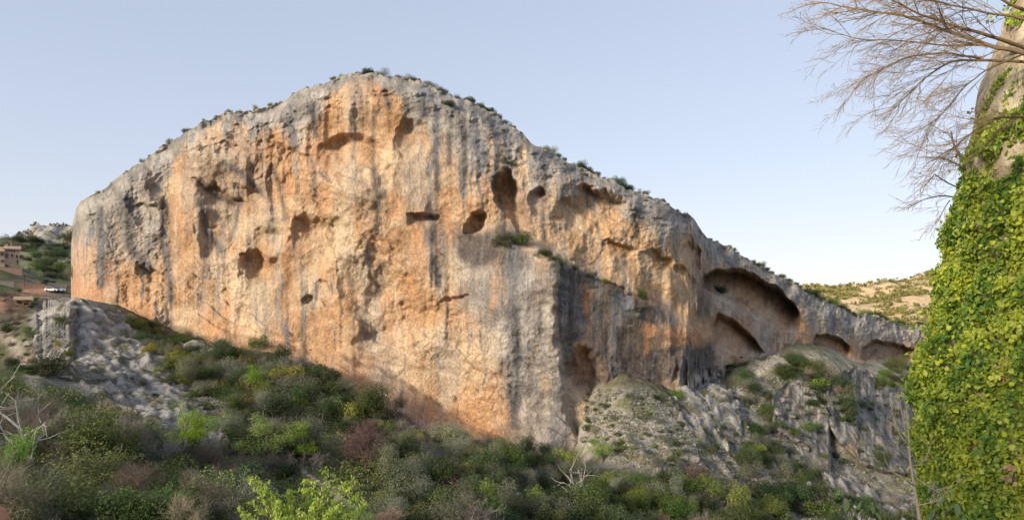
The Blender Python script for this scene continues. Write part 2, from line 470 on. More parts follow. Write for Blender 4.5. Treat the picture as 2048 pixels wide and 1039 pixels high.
def cave(top, floor, D, edge=.17, fl=.8, x_soft=10):
    tp, fp = np.array(top, float), np.array(floor, float)
    x0, x1 = tp[0, 0], tp[-1, 0]
    wx = PX + 5 * warp_x
    t = np.interp(wx, tp[:, 0], tp[:, 1]); f = np.interp(wx, fp[:, 0], fp[:, 1])
    v = (PY + 6 * warp_y - t) / np.maximum(f - t, 2)
    sx = ss(x0, x0 + x_soft, wx) * (1 - ss(x1 - x_soft * 2, x1, wx))
    return D * ss(0, edge, v) * np.clip(1 - v, 0, 1) ** fl * sx, ss(0, .1, v) * (1 - ss(.85, 1, v)) * sx

d = np.zeros_like(PX)                                  # how far each point stands proud of the plan line (metres)
d += 3.6 * fbm(S / 30, Zm / 34, 3, 41) + 1.5 * fbm(S / 10, Zm / 14, 3, 42)
flute = fbm(S / 4.2, Zm / 38, 3, 43) + .6 * fbm(S / 1.7, Zm / 20, 2, 44)
flw = ss(10, 70, below) * (.3 + .7 * ss(-.1, .3, fbm(S / 26, Zm / 40, 2, 58)))
d += .75 * flute * flw * (1 - .6 * ss(640, 760, PY))
rough_w = .3 + .7 * ss(-.15, .25, fbm(S / 22, Zm / 22, 2, 46))
d += rough_w * (.30 * ridged(S / 3.6 + .25 * Zm / 3.6, Zm / 3.0 - .35 * S / 3.6, 4, 45) + .25 * fbm(S / 1.1, Zm / 1.1, 3, 47))
# broken layers that dip to the right
u = Zm + .42 * S + 1.6 * fbm(S / 8, Zm / 8, 3, 48)
lay = (u / 3.1) % 1.0
d += .6 * (ss(0, .8, lay) - ss(.86, 1, lay)) * ss(.0, .3, fbm(S / 18, Zm / 14, 3, 49) + .25 * ss(560, 720, PY) * ss(620, 720, PX))
rimw = 1 - ss(10, 90, below)
d += rimw * (1.5 * fbm(S / 5, Zm / 3.4, 4, 62) + .5 * ridged(S / 2.5, Zm / 1.6, 3, 63))
d -= 6 * (1 - ss(0, 44, below + 16 * warp_y)) ** 2                      # the rim rolls back
d -= 10 * (1 - ss(142, 190, PX)) ** 2
# bulges
bil = np.abs(fbm(S / 15 + .3 * Zm / 15, Zm / 17, 2, 68)); d += 3.2 * (.28 - bil) * ss(20, 80, below) * (1 - ss(600, 720, PY))
for cx, cy, ax, ay, D in ((735,190,90,55,4.5),(712,370,45,50,3.6),(600,400,60,90,2.2),(420,300,55,45,3.2),(380,420,35,120,2.5),(250,430,90,80,2),(470,350,35,40,2.5),(790,420,90,140,2.4),(700,520,40,120,1.8),(1110,430,40,110,2),(1290,470,60,60,2.5),(1290,560,90,50,2),(1400,600,30,120,3),(930,330,60,110,1.6)):
    d += D * np.exp(-((WX - cx) / ax) ** 2 - ((WY - cy) / ay) ** 2)
# hollows and small caves
cav = np.zeros_like(PX)
for a in ((521,532,37,28,-20,6,.3,1.6),(826,268,36,34,0,3.8,.5,1.7),(708,300,64,26,-4,4.2,.45,1.7),(585,312,44,16,-24,2.6,.45,1.7),(638,464,54,40,-25,5,.5,1.8),(843,435,28,12,-6,3.6,.35,1.4),
          (952,440,20,18,-15,6,.35,.9),(1018,386,27,42,22,8,.4,.9),(1083,392,17,20,0,4,.4,1.2),(1204,404,58,24,-26,7,.35,1.6),(1165,440,52,42,-35,3.4,.5,2),(1335,536,58,16,-32,3.4,.35,2),
          (1383,505,16,30,0,4.5,.5,1.2),(312,550,38,13,-38,3.4,.3,2),(300,418,24,9,-15,1.8,.4,1.6),(436,386,56,15,-28,3.6,.3,2.2),(425,460,30,55,10,1.2,.8,1.6),(650,578,26,12,-30,2.2,.4,1.6),
          (1168,735,34,42,20,6,.5,1),(460,300,26,10,-25,1.6,.4,1.6),(510,390,40,10,-30,1.8,.4,1.8),(610,600,10,8,0,2,.4,1),(560,380,22,60,0,1.6,.6,1.4),(1235,580,60,14,-22,2.6,.35,1.2),(1240,490,30,12,-20,2.6,.35,1.2),
          (700,540,26,30,0,2,.5,1.2),(1430,760,14,26,0,3,.5,1),(1490,730,18,10,0,1.5,.5,1),(270,360,22,50,10,1.8,.6,1.2),(812,642,66,34,16,3.0,.6,1.6),(742,672,40,18,32,1.6,.6,1.6),(545,470,30,16,-20,1.6,.5,1.6),(905,600,34,10,12,1.6,.4,1.6)):
    h = dent(*a); d -= h; cav = np.maximum(cav, np.clip(h / a[5], 0, 1) * (a[5] > 3.5))
soot_shade = np.zeros_like(PX)
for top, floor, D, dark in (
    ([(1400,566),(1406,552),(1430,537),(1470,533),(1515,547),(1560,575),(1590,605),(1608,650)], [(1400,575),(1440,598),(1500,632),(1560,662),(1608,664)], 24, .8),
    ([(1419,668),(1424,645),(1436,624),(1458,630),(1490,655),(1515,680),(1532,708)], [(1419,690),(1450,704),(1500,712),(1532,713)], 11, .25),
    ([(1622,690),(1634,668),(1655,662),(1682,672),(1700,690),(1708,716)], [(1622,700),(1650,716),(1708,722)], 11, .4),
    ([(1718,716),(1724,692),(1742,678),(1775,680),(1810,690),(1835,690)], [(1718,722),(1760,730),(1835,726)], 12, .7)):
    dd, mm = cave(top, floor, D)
    d -= dd; cav = np.maximum(cav, mm); soot_shade = np.maximum(soot_shade, mm * dark)
# buttress, the lower tier with its planted ledge, the smooth slab at the foot
but = Zone([[(905,500),(940,470),(985,462),(1030,478),(1075,490),(1112,515),(1122,560),(1118,640),(1122,700),(1134,780),(1150,850),(1190,945),(900,945),(890,700)]], soft=7)(WX, PY)
but_l = 1 - ss(1060, 860, PX)
tier = Zone([[(1100,514),(1140,528),(1200,556),(1260,588),(1310,606),(1360,645),(1400,655),(1425,690),(1460,740),(1470,870),(1100,870)]], soft=7)(WX, PY)
d += np.maximum(7.5 * but * ss(870, 1060, PX), 4.2 * tier)
knob = Zone([[(1335,720),(1372,706),(1395,730),(1440,735),(1462,760),(1465,860),(1340,860),(1345,780)]], soft=8)(WX, PY)
d += 3.2 * knob * (1 + 1.2 * fbm(S / 3, Zm / 8, 3, 61))
sl_line = pl([(140,596),(300,635),(420,662),(560,694),(650,708),(760,745),(850,800),(930,850),(1000,880),(1160,930),(1900,2000)])(PX)
slab = ss(-6, 60, PY - sl_line + 14 * warp_y)
d += 9 * slab * ss(380, 470, PX) + 2.5 * ss(-16, 6, PY - sl_line + 14 * warp_y) * ss(400, 460, PX)
lowwall = Zone([[(1620,726),(1860,726),(1860,780),(1500,780)]], soft=8)(PX, PY)
d += 4 * lowwall
Yc = Yb - d

# ---- the rock's own colours
SM = S + 1.6 * fbm(S / 7, Zm / 9, 3, 57)
streak = (.8 * fbm(SM / 2.2, Zm / 34, 4, 51) + .35 * fbm(SM / .9, Zm / 20, 2, 52)) * (.55 + .75 * ss(-.3, .25, fbm(S / 12, Zm / 15, 3, 59)))
streak2 = fbm(S / 3.4 + 7, Zm / 60, 3, 53)
blot = fbm(S / 13, Zm / 13, 4, 54); blot2 = fbm(S / 5, Zm / 5, 4, 55)
c = mix((.575, .355, .20), (.65, .48, .32), ss(-.3, .4, blot + .3 * streak))
c = mix(c, (.54, .30, .16), ss(.05, .45, blot2 * .7 + fbm(S / 18, Zm / 24, 3, 56)) * .75)
c = mix(c, (.70, .55, .40), ss(.22, .55, streak2 + .4 * blot2) * .6)                     # cream runs
c = mix(c, mix((.26, .25, .24), (.44, .41, .37), ss(-.3, .3, blot2 + .5 * streak)), ss(.0, .42, fbm(SM / 9, Zm / 36, 4, 67) + .25 * streak) * .45 * (1 - .8 * ss(1080, 1140, PX) * (1 - ss(1380, 1400, PX))))
Zur = Zone([[(1090,390),(1230,430),(1390,480),(1400,650),(1310,600),(1200,545),(1120,505)]], soft=16)(WX, WY)
c = mix(c, mix((.60, .38, .205), (.64, .47, .31), ss(-.2, .3, blot2)), Zur * .85)
band = pl([(140,110),(200,150),(300,120),(360,45),(420,15),(470,35),(550,75),(620,100),(660,35),(700,12),(760,20),(800,70),(860,120),(950,140),(1000,120),(1100,90),(1200,60),(1300,75),(1390,45),(1405,40),(1500,45),(1600,70),(1650,60),(1720,60),(1870,55)])(PX)
grey = 1 - ss(.55, 1.25, below / np.maximum(band * (1 + 1.5 * streak), 8))
greyrock = mix((.24, .23, .222), (.45, .42, .38), ss(-.35, .35, .6 * streak + .9 * blot2))
c = mix(c, greyrock, grey * .92)
Zg = Zone([[(150,420),(330,400),(330,520),(250,520),(200,470),(190,560),(152,470)],[(905,480),(985,460),(1060,500),(1115,520),(1120,640),(1140,800),(1190,930),(1050,930),(1000,760),(960,640),(915,620)],[(1335,715),(1372,706),(1462,745),(1470,870),(1340,870)],[(1600,590),(1650,605),(1720,640),(1720,680),(1700,670),(1640,655),(1612,640)],[(1540,680),(1640,720),(1500,720),(1450,640)],[(1720,630),(1850,650),(1850,680),(1740,672)],[(1410,580),(1530,640),(1610,700),(1560,720),(1450,640)]], soft=18)(WX, WY)
c = mix(c, mix(greyrock, (.50, .44, .37), ss(-.1, .4, blot)), Zg * ss(-.55, .02, streak + .25) * .9)
Zdw = Zone([[(1118,522),(1200,556),(1265,592),(1310,606),(1350,640),(1340,700),(1330,790),(1150,772),(1128,700)],[(915,462),(985,462),(1000,520),(950,545),(918,510)],[(985,455),(1050,470),(1035,560),(1010,500)],[(1340,690),(1430,680),(1440,740),(1330,760)],[(1400,500),(1412,560),(1420,640),(1400,640)]], soft=9)(WX, WY)
c = mix(c, mix((.115, .098, .088), (.19, .18, .172), ss(-.05, .4, streak)), np.clip(Zdw * 1.25, 0, 1) * ss(-.85, -.45, streak) * .94)
Zor = Zone([[(1158,560),(1168,560),(1172,578),(1184,580),(1182,616),(1160,616)],[(1175,625),(1184,625),(1182,680),(1174,680)],[(1145,690),(1190,680),(1195,765),(1150,760)],[(1290,645),(1390,655),(1400,690),(1330,690),(1285,700)],[(1075,740),(1095,750),(1110,780),(1085,770)]], soft=4)(WX, WY)
c = mix(c, mix((.58, .29, .14), (.58, .39, .24), ss(-.2, .3, blot2)), Zor * .75)
Zred = np.maximum(slab * ss(400, 480, PX) * (PX < 1180), Zone([[(145,480),(205,500),(230,600),(145,600)],[(1440,690),(1530,705),(1500,640),(1430,640)],[(1612,675),(1700,700),(1700,725),(1612,700)],[(1780,700),(1840,690),(1840,720),(1780,720)]], soft=14)(WX, WY))
c = mix(c, mix((.54, .30, .18), (.60, .40, .27), ss(-.3, .3, blot)), Zred * .9)
# dark runs of water stain: drawn ones, then a wider spread by chance
Zst = Zone(lines=[([(545,330),(560,365),(566,400),(569,440)],4),([(620,312),(628,350),(627,395)],3),([(874,215),(872,300),(876,380)],4.5),([(868,440),(864,500),(872,570)],5),([(748,215),(745,320),(752,380),(756,470)],3.5),
   ([(1030,470),(1028,600),(1032,700),(1026,850)],9),([(928,230),(932,300),(926,390)],5),([(898,270),(897,330)],5),([(985,230),(992,300),(990,380)],6),([(1090,300),(1085,440),(1086,480)],6),([(1275,410),(1272,475)],6),([(1320,420),(1318,460)],4),
   ([(325,400),(322,480),(340,560),(342,600)],6),([(200,420),(205,540),(202,570)],8),([(255,400),(262,500),(300,535)],9),([(440,320),(480,345),(520,385)],6),([(405,370),(430,390),(480,408)],6),([(400,400),(415,460),(445,500)],7),
   ([(735,500),(738,560)],4),([(690,510),(700,570)],4),([(500,560),(505,640)],3),([(525,560),(533,690)],6),([(640,345),(655,360)],3),([(580,240),(585,290)],7),([(625,210),(630,270)],6),([(770,180),(775,215)],6),([(845,190),(850,230)],5),([(1000,390),(1005,460)],5),
   ([(1125,520),(1118,640),(1135,750)],3),([(1190,600),(1185,700),(1195,770)],9),([(1225,600),(1230,720),(1240,780)],6),([(480,400),(470,450),(462,480)],4)], soft=3)(PX + 5 * warp_x + 2.5 * streak, PY)
c = mix(c, mix((.10, .10, .105), (.17, .165, .165), ss(-.2, .3, blot2)), Zst * ss(-.9, -.1, streak + .25) * .9)
Zsp = Zone([[(590,580),(640,555),(725,590),(735,690),(640,690),(595,640)],[(560,560),(600,540),(600,690),(545,690)],[(480,560),(545,560),(545,690),(490,690)],[(160,430),(330,420),(340,600),(190,600)],[(830,190),(1110,310),(1110,420),(980,420),(830,330)],[(1150,540),(1330,620),(1330,780),(1160,770)],[(905,560),(1000,560),(1000,700),(905,680)],[(540,200),(640,180),(640,300),(540,290)],[(1400,480),(1620,600),(1600,620),(1420,520)],[(1620,600),(1840,660),(1840,690),(1640,650)]], soft=16)(WX, WY)
st = ss(.12, .32, streak + .10 * blot) * Zsp
c = mix(c, (.20, .205, .22), st * .85)
c = mix(c, (.235, .238, .248), ss(.24, .46, streak) * .55)
Zcr = Zone([[(655,420),(690,400),(745,560),(760,650),(700,650),(690,560)],[(480,520),(540,560),(540,690),(480,690)],[(360,290),(400,270),(470,320),(420,330)],[(600,520),(640,540),(610,640),(580,600)]], soft=14)(WX, WY)
c = mix(c, (.74, .59, .41), Zcr * ss(-.2, .25, streak2 + .3) * .6)
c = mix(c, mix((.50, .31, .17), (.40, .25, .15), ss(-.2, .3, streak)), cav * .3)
c = mix(c, (.055, .045, .04), soot_shade * np.maximum((1 - ss(1400, 1470, PX)), (ss(1560, 1600, PX) * .4 + .55 * ss(.05, .4, fbm(S / 7 + Zm / 5, Zm / 3 - S / 9, 3, 66)))) * .8)  # cave soot, darkened further so the colour carries shade inside the caves
crack = ss(.90, .985, 1 - np.abs(pn(S / 4.2 + warp_y, Zm / 6 + warp_x, 71)) * 2.2)
c = mix(c, c * .5, crack * .75 * rough_w)
crk2 = ss(.93, .99, 1 - np.abs(pn(S / 2.1 + .8 * warp_x + .3 * Zm / 2.1, Zm / 1.8 - .4 * S / 2.1 + warp_y, 72)) * 2.2) * ss(-.1, .2, fbm(S / 10, Zm / 10, 2, 73))
c = mix(c, c * .45, crk2 * .6)
c = mix(c, mix(greyrock, (.30, .27, .19), .3), (1 - ss(0, 16, below + 8 * blot2)) * .8)
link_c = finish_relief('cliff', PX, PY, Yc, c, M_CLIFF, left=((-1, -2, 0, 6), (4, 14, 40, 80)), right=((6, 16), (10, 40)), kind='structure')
CLIFF = (pxs, T, B, Yc)
def cliff_depth(px, py):
    i = np.clip(np.round((px - 142) / (1868 - 142) * (NC - 1)).astype(int), 0, NC - 1)
    v = (py - B[i]) / (T[i] - B[i])
    ok = (v >= 0) & (v <= 1) & (px > 142) & (px < 1868)
    j = np.clip((v * (NR - 1)).astype(int), 0, NR - 1)
    return np.where(ok, Yc[j, i], 1e9)

def hits(px, py, y0=45, y1=330, step=.8):
    Yh = np.full(np.shape(px), 1e9)
    for yy in np.arange(y0, y1, step)[::-1]:
        Yh = np.where(ground_z((px - CX) / F * yy, np.full(np.shape(px), yy)) > (HZ - py) / F * yy, yy, Yh)
    return Yh
# ---- steep rock at the edge of the near knoll, and the grey slabs on the right
def rock_face(name, px0, px1, top, bot, proud, nc, nr, amp, seed, dip, label, cat, tone=1.0, soft=.12):
    px = np.linspace(px0, px1, nc); v = np.linspace(0, 1, nr)
    t, b = pl(top)(px), pl(bot)(px)
    t = t + fbm(px / 22, px * 0 + seed, 4, seed) * 17
    X_ = np.repeat(px[None], nr, 0); Y_ = b[None] + (t - b)[None] * v[:, None]
    cx_ = np.repeat(px[None, ::6], len(range(0, nr, 6)), 0); cy_ = Y_[::6, ::6]
    dc = np.minimum(hits(cx_, cy_), 300)
    for _ in range(4):
        q = np.pad(dc, 1, mode='edge'); dc = (q[:-2, 1:-1] + q[2:, 1:-1] + q[1:-1, :-2] + q[1:-1, 2:] + 2 * dc) / 6
    ii = np.minimum(np.arange(nr) / 6, dc.shape[0] - 1); jj = np.minimum(np.arange(nc) / 6, dc.shape[1] - 1)
    i0 = np.minimum(ii.astype(int), dc.shape[0] - 2); j0 = np.minimum(jj.astype(int), dc.shape[1] - 2); fi = (ii - i0)[:, None]; fj = (jj - j0)[None]
    dp = (dc[i0][:, j0] * (1 - fj) + dc[i0][:, j0 + 1] * fj) * (1 - fi) + (dc[i0 + 1][:, j0] * (1 - fj) + dc[i0 + 1][:, j0 + 1] * fj) * fi
    dp = dp - proud * (.35 + .65 * v[:, None])
    s = (X_ - CX) / F * dp; z = (HZ - Y_) / F * dp
    uu = (z * math.cos(dip) + s * math.sin(dip)); ww = (s * math.cos(dip) - z * math.sin(dip))
    e = amp * (1.3 * fbm(s / 11, z / 11, 3, seed + 1) + .35 * ridged(ww / 4.5, uu / 6, 4, seed + 2) + .5 * ridged(s / 3.4 + .3 * z / 3, z / 2.6, 4, seed + 8) + .4 * fbm(s / 1.2, z / 1.2, 3, seed + 3))
    edge = ss(0, soft, v)[:, None] * np.minimum(ss(px0, px0 + 12, px), 1 - ss(px1 - 12, px1, px))[None]
    e = e + (proud + amp) * 1.1 * (edge - 1)
    n1, n2 = fbm(ww / 1.6, uu / 9, 4, seed + 4), fbm(s / 4, z / 4, 4, seed + 5)
    cc = mix((.24, .23, .215), (.48, .455, .42), ss(-.35, .4, n1 + .7 * n2)) * tone
    cc = mix(cc, (.40, .28, .17), ss(.25, .5, fbm(s / 6, z / 6, 3, seed + 6)) * .6)
    cc = mix(cc, (.10, .11, .055), ss(.25, .45, fbm(s / 2.5, z / 2.5, 4, seed + 7)) * .5)
    o = finish_relief(name, X_, Y_, dp - e, cc, M_SLAB, back=(1.5, 4, 8), drop=.3, label=label, category=cat)
    RF.append((px, t, b, dp - e))
    return o
RF = []
rock_face('rock_outcrop', 58, 155, [(58,650),(70,618),(90,604),(112,600),(155,622)], [(58,690),(85,748),(112,766),(155,775)], 4, 100, 140, 1.0, 201, .2, 'steep grey limestone block with an orange foot at the left end of the knoll', 'rock')
def rock_patch(name, poly, xr, yr, res, h, amp, dip, seed, label, tone=1.0, soft=9):
    """bare rock lying on the slope, following the ground, with beds that run at an angle"""
    X_, Y_ = np.meshgrid(np.arange(*xr, res), np.arange(*yr, res))
    z0 = base_height(X_, Y_) + .9 * fbm(X_ / 16, Y_ / 16, 2, 3); z0 = np.maximum(z0, ground_z(X_, Y_) - .25); px = CX + X_ / Y_ * F; py = HZ - z0 / Y_ * F
    n1 = fbm(X_ / 4, Y_ / 4, 4, seed)
    m = ss(.25, .75, Zone([poly], soft=soft)(px + 26 * n1, py + 14 * fbm(X_ / 3, Y_ / 3, 3, seed + 1)))
    uu = X_ * math.cos(dip) + Y_ * math.sin(dip); ww = Y_ * math.cos(dip) - X_ * math.sin(dip)
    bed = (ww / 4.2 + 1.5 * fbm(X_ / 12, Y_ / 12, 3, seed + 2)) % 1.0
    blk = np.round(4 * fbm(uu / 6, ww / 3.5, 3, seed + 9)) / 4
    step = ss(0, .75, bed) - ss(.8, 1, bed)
    z = z0 + m * (h + amp * (.7 * step * ss(-.3, .2, n1) + 1.3 * blk + .35 * ridged(uu / 14, ww / 5, 4, seed + 3) + .3 * fbm(X_ / .9, Y_ / .9, 3, seed + 4))) - (1 - m) * 1.2
    n2 = fbm(X_ / 1.5, Y_ / 1.5, 4, seed + 5)
    cc = mix((.27, .26, .245), (.50, .475, .44), ss(-.35, .35, .6 * n2 + .8 * n1 + .35 * (step - .5))) * tone
    cc = mix(cc, (.15, .145, .085), ss(.1, .3, fbm(X_ / 3.4, Y_ / 3.4, 4, seed + 6)) * .85)
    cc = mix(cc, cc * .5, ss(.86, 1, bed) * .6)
    f = grid_faces(*X_.shape); keep = (m.ravel()[f] > .01).any(1); f = f[keep]
    used = np.unique(f); re_ = np.full(X_.size, -1); re_[used] = np.arange(len(used))
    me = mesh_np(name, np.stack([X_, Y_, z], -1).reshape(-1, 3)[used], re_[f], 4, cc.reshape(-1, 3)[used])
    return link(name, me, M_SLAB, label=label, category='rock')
rock_patch('rock_outcrop', [(108,604),(150,600),(205,612),(258,650),(330,745),(400,808),(462,874),(440,888),(340,862),(270,835),(200,795),(120,765)], (-100, -40), (88, 150), .3, .35, .7, -.95, 221, 'broad pale grey limestone slope running down below the left end of the cliff', 1.05)
rock_face('rock_outcrop', 1536, 1668, [(1536,840),(1545,790),(1570,765),(1610,762),(1640,800),(1668,850)], [(1536,850),(1560,872),(1600,905),(1640,960),(1668,985)], 5, 120, 150, 1.1, 241, .9, 'grey limestone slab standing left of the dark bushy gully on the right slope', 'rock', .8)
rock_face('rock_outcrop', 1646, 1830, [(1646,810),(1665,760),(1700,738),(1740,742),(1775,775),(1830,790)], [(1646,840),(1680,900),(1720,945),(1770,960),(1830,965)], 8, 160, 180, 1.4, 261, .9, 'tall furrowed grey limestone slab beneath the two small caves at right', 'rock', .8)
rock_patch('rock_outcrop', [(1560,905),(1600,862),(1640,900),(1690,955),(1740,985),(1830,1010),(1830,1060),(1720,1040),(1620,980)], (48, 120), (110, 190), .4, .5, 1.1, .9, 281, 'lowest pale grey rib of rock running down to the gorge at right', .85)
rock_patch('rock_outcrop', [(1360,745),(1400,735),(1470,790),(1500,850),(1470,905),(1400,890),(1350,830)], (30, 62), (120, 175), .35, .4, 1.0, .6, 291, 'grey ribs of bare rock below the pale knob on the right slope', .9)

def hit(px, py):
    """distance along the view direction to the first solid surface seen at a photo position"""
    Ys = np.r_[np.arange(30, 340, .35), np.arange(340, 1000, 4)]
    zt = ground_z((px - CX) / F * Ys, Ys)
    k = np.nonzero(zt > (HZ - py) / F * Ys)[0]
    g = Ys[k[0]] if len(k) else 1e9
    return min(g, float(cliff_depth(np.array([px]), np.array([py]))[0]), hit_rf(px, py))
def hit_rf(px, py):
    best = 1e9
    for p_, t_, b_, dp in RF:
        if p_[0] <= px <= p_[-1]:
            i = int(np.clip((px - p_[0]) / (p_[-1] - p_[0]) * (len(p_) - 1), 0, len(p_) - 1))
            v = (py - b_[i]) / (t_[i] - b_[i])
            if 0 <= v <= 1: best = min(best, dp[int(v * (dp.shape[0] - 1)), i])
    return best

# ------------------------------------------------------------------ far hills
def far_hill(name, x0, x1, y0, y1, nx, ny, zf, colf, mat, **props):
    X_, Y_ = np.meshgrid(np.linspace(x0, x1, nx), np.linspace(y0, y1, ny))
    Z_ = zf(X_, Y_)
    me = mesh_np(name, np.stack([X_, Y_, Z_], -1).reshape(-1, 3), grid_faces(*X_.shape), 4, colf(X_, Y_, Z_).reshape(-1, 3))
    return link(name, me, mat, **props)
def zr(x, y):
    crest = pl([(300,2),(430,6),(500,12),(560,16),(640,20),(700,24),(760,40),(800,45),(850,43),(950,40),(1100,36),(1500,15)])(x * 1250 / y)
    up = ss(560, 1240, y); dn = 1 - ss(1300, 1800, y)
    gul = ridged(x / 120 + y / 500, y / 230, 4, 303)
    return -48 + (crest + 48) * np.minimum(up, dn) + 13 * gul * up * dn * ss(1290, 1100, y) - 5 + 2 * fbm(x / 30, y / 30, 3, 304)
def cr(x, y, z):
    n = fbm(x / 60, y / 60, 4, 305) + .6 * fbm(x / 14, y / 14, 3, 306)
    return mix((.60, .44, .26), (.27, .235, .085), ss(-.12, .16, n))
far_hill('far_hill', 150, 1300, 500, 1900, 300, 300, zr, cr, M_GROUND, kind='structure')
def zl(x, y):
    u = x * 640 / y
    crest = pl([(-900,52),(-640,52),(-560,52),(-500,56),(-480,58),(-462,69),(-455,72),(-430,71),(-400,69),(-330,63),(-200,46)])(u)
    low = pl([(-900,50),(-500,50),(-450,48),(-200,40)])(u)
    up = ss(430, 600, y)
    z = 12 + (np.minimum(crest, low) - 12) * up + (crest - np.minimum(crest, low)) * ss(598, 640, y + 14 * fbm(x / 12, y / 12, 3, 310))
    return z - 60 * ss(760, 900, y) + 1.2 * ridged(x / 14, y / 14, 4, 311) - 1
def cl(x, y, z):
    n = fbm(x / 20, y / 20, 4, 312) + .5 * fbm(x / 5, y / 5, 3, 313)
    rock = ss(592, 620, y + 20 * n) * ss(-495, -465, x * 640 / y)
    return mix(mix((.30, .27, .17), (.12, .125, .06), ss(-.2, .15, n)), (.34, .32, .29), rock * .9)
far_hill('rocky_hill', -760, -150, 420, 900, 260, 220, zl, cl, M_GROUND, kind='structure')
#=====STAGE
# ------------------------------------------------------------------ plants: meshes
def tubes(P0, P1, R0, R1, sides=3):
    P0, P1 = np.asarray(P0, float), np.asarray(P1, float); R0 = np.asarray(R0, float)[:, None]; R1 = np.asarray(R1, float)[:, None]
    d = P1 - P0; d /= np.linalg.norm(d, axis=1)[:, None] + 1e-9
    h = np.where(np.abs(d[:, 2:3]) < .9, [[0, 0, 1.0]], [[1.0, 0, 0]])
    a = np.cross(d, h); a /= np.linalg.norm(a, axis=1)[:, None] + 1e-9
    b = np.cross(d, a)
    rows = []
    for Pq, Rq in ((P0, R0), (P1, R1)):
        for k in range(sides):
            t = 2 * math.pi * k / sides
            rows.append(Pq + (a * math.cos(t) + b * math.sin(t)) * Rq)
    V = np.stack(rows, 1).reshape(-1, 3)
    o = np.arange(len(P0))[:, None, None] * 2 * sides
    q = np.array([[k, (k + 1) % sides, sides + (k + 1) % sides, sides + k] for k in range(sides)])[None]
    return V, (o + q).reshape(-1, 4)

def leaves(Cn, Nm, L, Wd, rg, droop=0.0):
    """one folded rhombus a leaf: centres, facing, length, width"""
    n = len(Cn)
    Nm = Nm / (np.linalg.norm(Nm, axis=1)[:, None] + 1e-9)
    r = rg.normal(size=(n, 3)); r[:, 2] -= droop
    a = np.cross(np.cross(Nm, r), Nm); a /= np.linalg.norm(a, axis=1)[:, None] + 1e-9
    b = np.cross(Nm, a)
    L = np.broadcast_to(L, n)[:, None] * .5; Wd = np.broadcast_to(Wd, n)[:, None] * .5
    V = np.stack([Cn - a * L, Cn + b * Wd - Nm * Wd * .35 - a * L * .15, Cn + a * L - Nm * L * .2, Cn - b * Wd - Nm * Wd * .35 - a * L * .15], 1).reshape(-1, 3)
    return V, np.arange(n * 4).reshape(-1, 4)

def blob_points(rg, n, lobes, inner=.45):
    lobes = np.asarray(lobes, float)                   # cx cy cz rx ry rz
    wt = (lobes[:, 3] * lobes[:, 5]); wt /= wt.sum()
    k = rg.choice(len(lobes), n, p=wt)
    d = rg.normal(size=(n, 3)); d /= np.linalg.norm(d, axis=1)[:, None]
    rr = inner + (1.12 - inner) * rg.random(n) ** .6
    return lobes[k, :3] + d * rr[:, None] * lobes[k, 3:], d, k

def shrub_mesh(name, seed, n, leaf, mat, height=1.2, nl=12, wide=1.0, aspect=.5, inner=.5, upright=0.0, stems=6):
    rg = np.random.default_rng(seed)
    lobes = []
    for i in range(nl):
        a = rg.uniform(0, 2 * math.pi); r = wide * .72 * math.sqrt(rg.random())
        z = height * (.25 + .52 * rg.random() * (1 - .45 * r / wide))
        s = rg.uniform(.22, .46)
        lobes.append((r * math.cos(a), r * math.sin(a), z, s * wide, s * wide, s * height * rg.uniform(.65, .95)))
    C_, D_, k = blob_points(rg, n, lobes, inner)
    keep = C_[:, 2] > -.05
    C_, D_, k = C_[keep], D_[keep], k[keep]
    nm = D_ + rg.normal(size=D_.shape) * .75 + np.array([0, 0, .45])
    V, Fc = leaves(C_, nm, leaf * rg.uniform(.6, 1.4, len(C_)), leaf * aspect * rg.uniform(.7, 1.3, len(C_)), rg)
    lt = rg.random(nl)
    tint = np.repeat(np.clip(.55 * lt[k] + .45 * rg.random(len(C_)), 0, 1), 4)
    # a few stems inside
    p0 = rg.normal(size=(stems, 3)) * [.08, .08, 0]; p1 = np.array(lobes)[rg.choice(nl, stems), :3]
    V2, F2 = tubes(p0, p1, np.full(stems, .03), np.full(stems, .012))
    me = mesh_np(name, np.vstack([V, V2]), np.vstack([Fc, F2 + len(V)]), 4, np.repeat(np.r_[tint, np.full(len(V2), .3)][:, None], 3, 1), smooth=False)
    me.materials.append(mat); me.materials.append(M_BARK)
    mi = np.zeros(len(Fc) + len(F2), np.int32); mi[len(Fc):] = 1
    me.polygons.foreach_set('material_index', mi)
    return me

def grow(rg, p, d, L, r, lev, out, spread=.6, kids=(4, 4, 3), up=.15, segs=3, shrink=.62):
    """recursive branching; out collects p0 p1 r0 r1 level"""
    p = np.array(p, float); d = np.array(d, float)
    nodes = [p]
    for s in range(segs):
        d = d + rg.normal(size=3) * .16 + np.array([0, 0, up * .3]); d /= np.linalg.norm(d)
        q = p + d * L / segs
        r1 = r * (1 - .25 * (s + 1) / segs * 1.6)
        out.append((p, q, r * (1 - .4 * s / segs), r * (1 - .4 * (s + 1) / segs), lev))
        p = q; nodes.append(p)
    if lev >= len(kids): return
    for k in range(kids[lev]):
        t = .3 + .7 * (k + rg.random()) / kids[lev]
        i = min(int(t * segs), segs - 1); f = t * segs - i
        b = nodes[i] * (1 - f) + nodes[i + 1] * f
        nd = d + rg.normal(size=3) * spread + np.array([0, 0, up]); nd /= np.linalg.norm(nd)
        grow(rg, b, nd, L * shrink * rg.uniform(.75, 1.25), r * .5, lev + 1, out, spread, kids, up, segs, shrink)

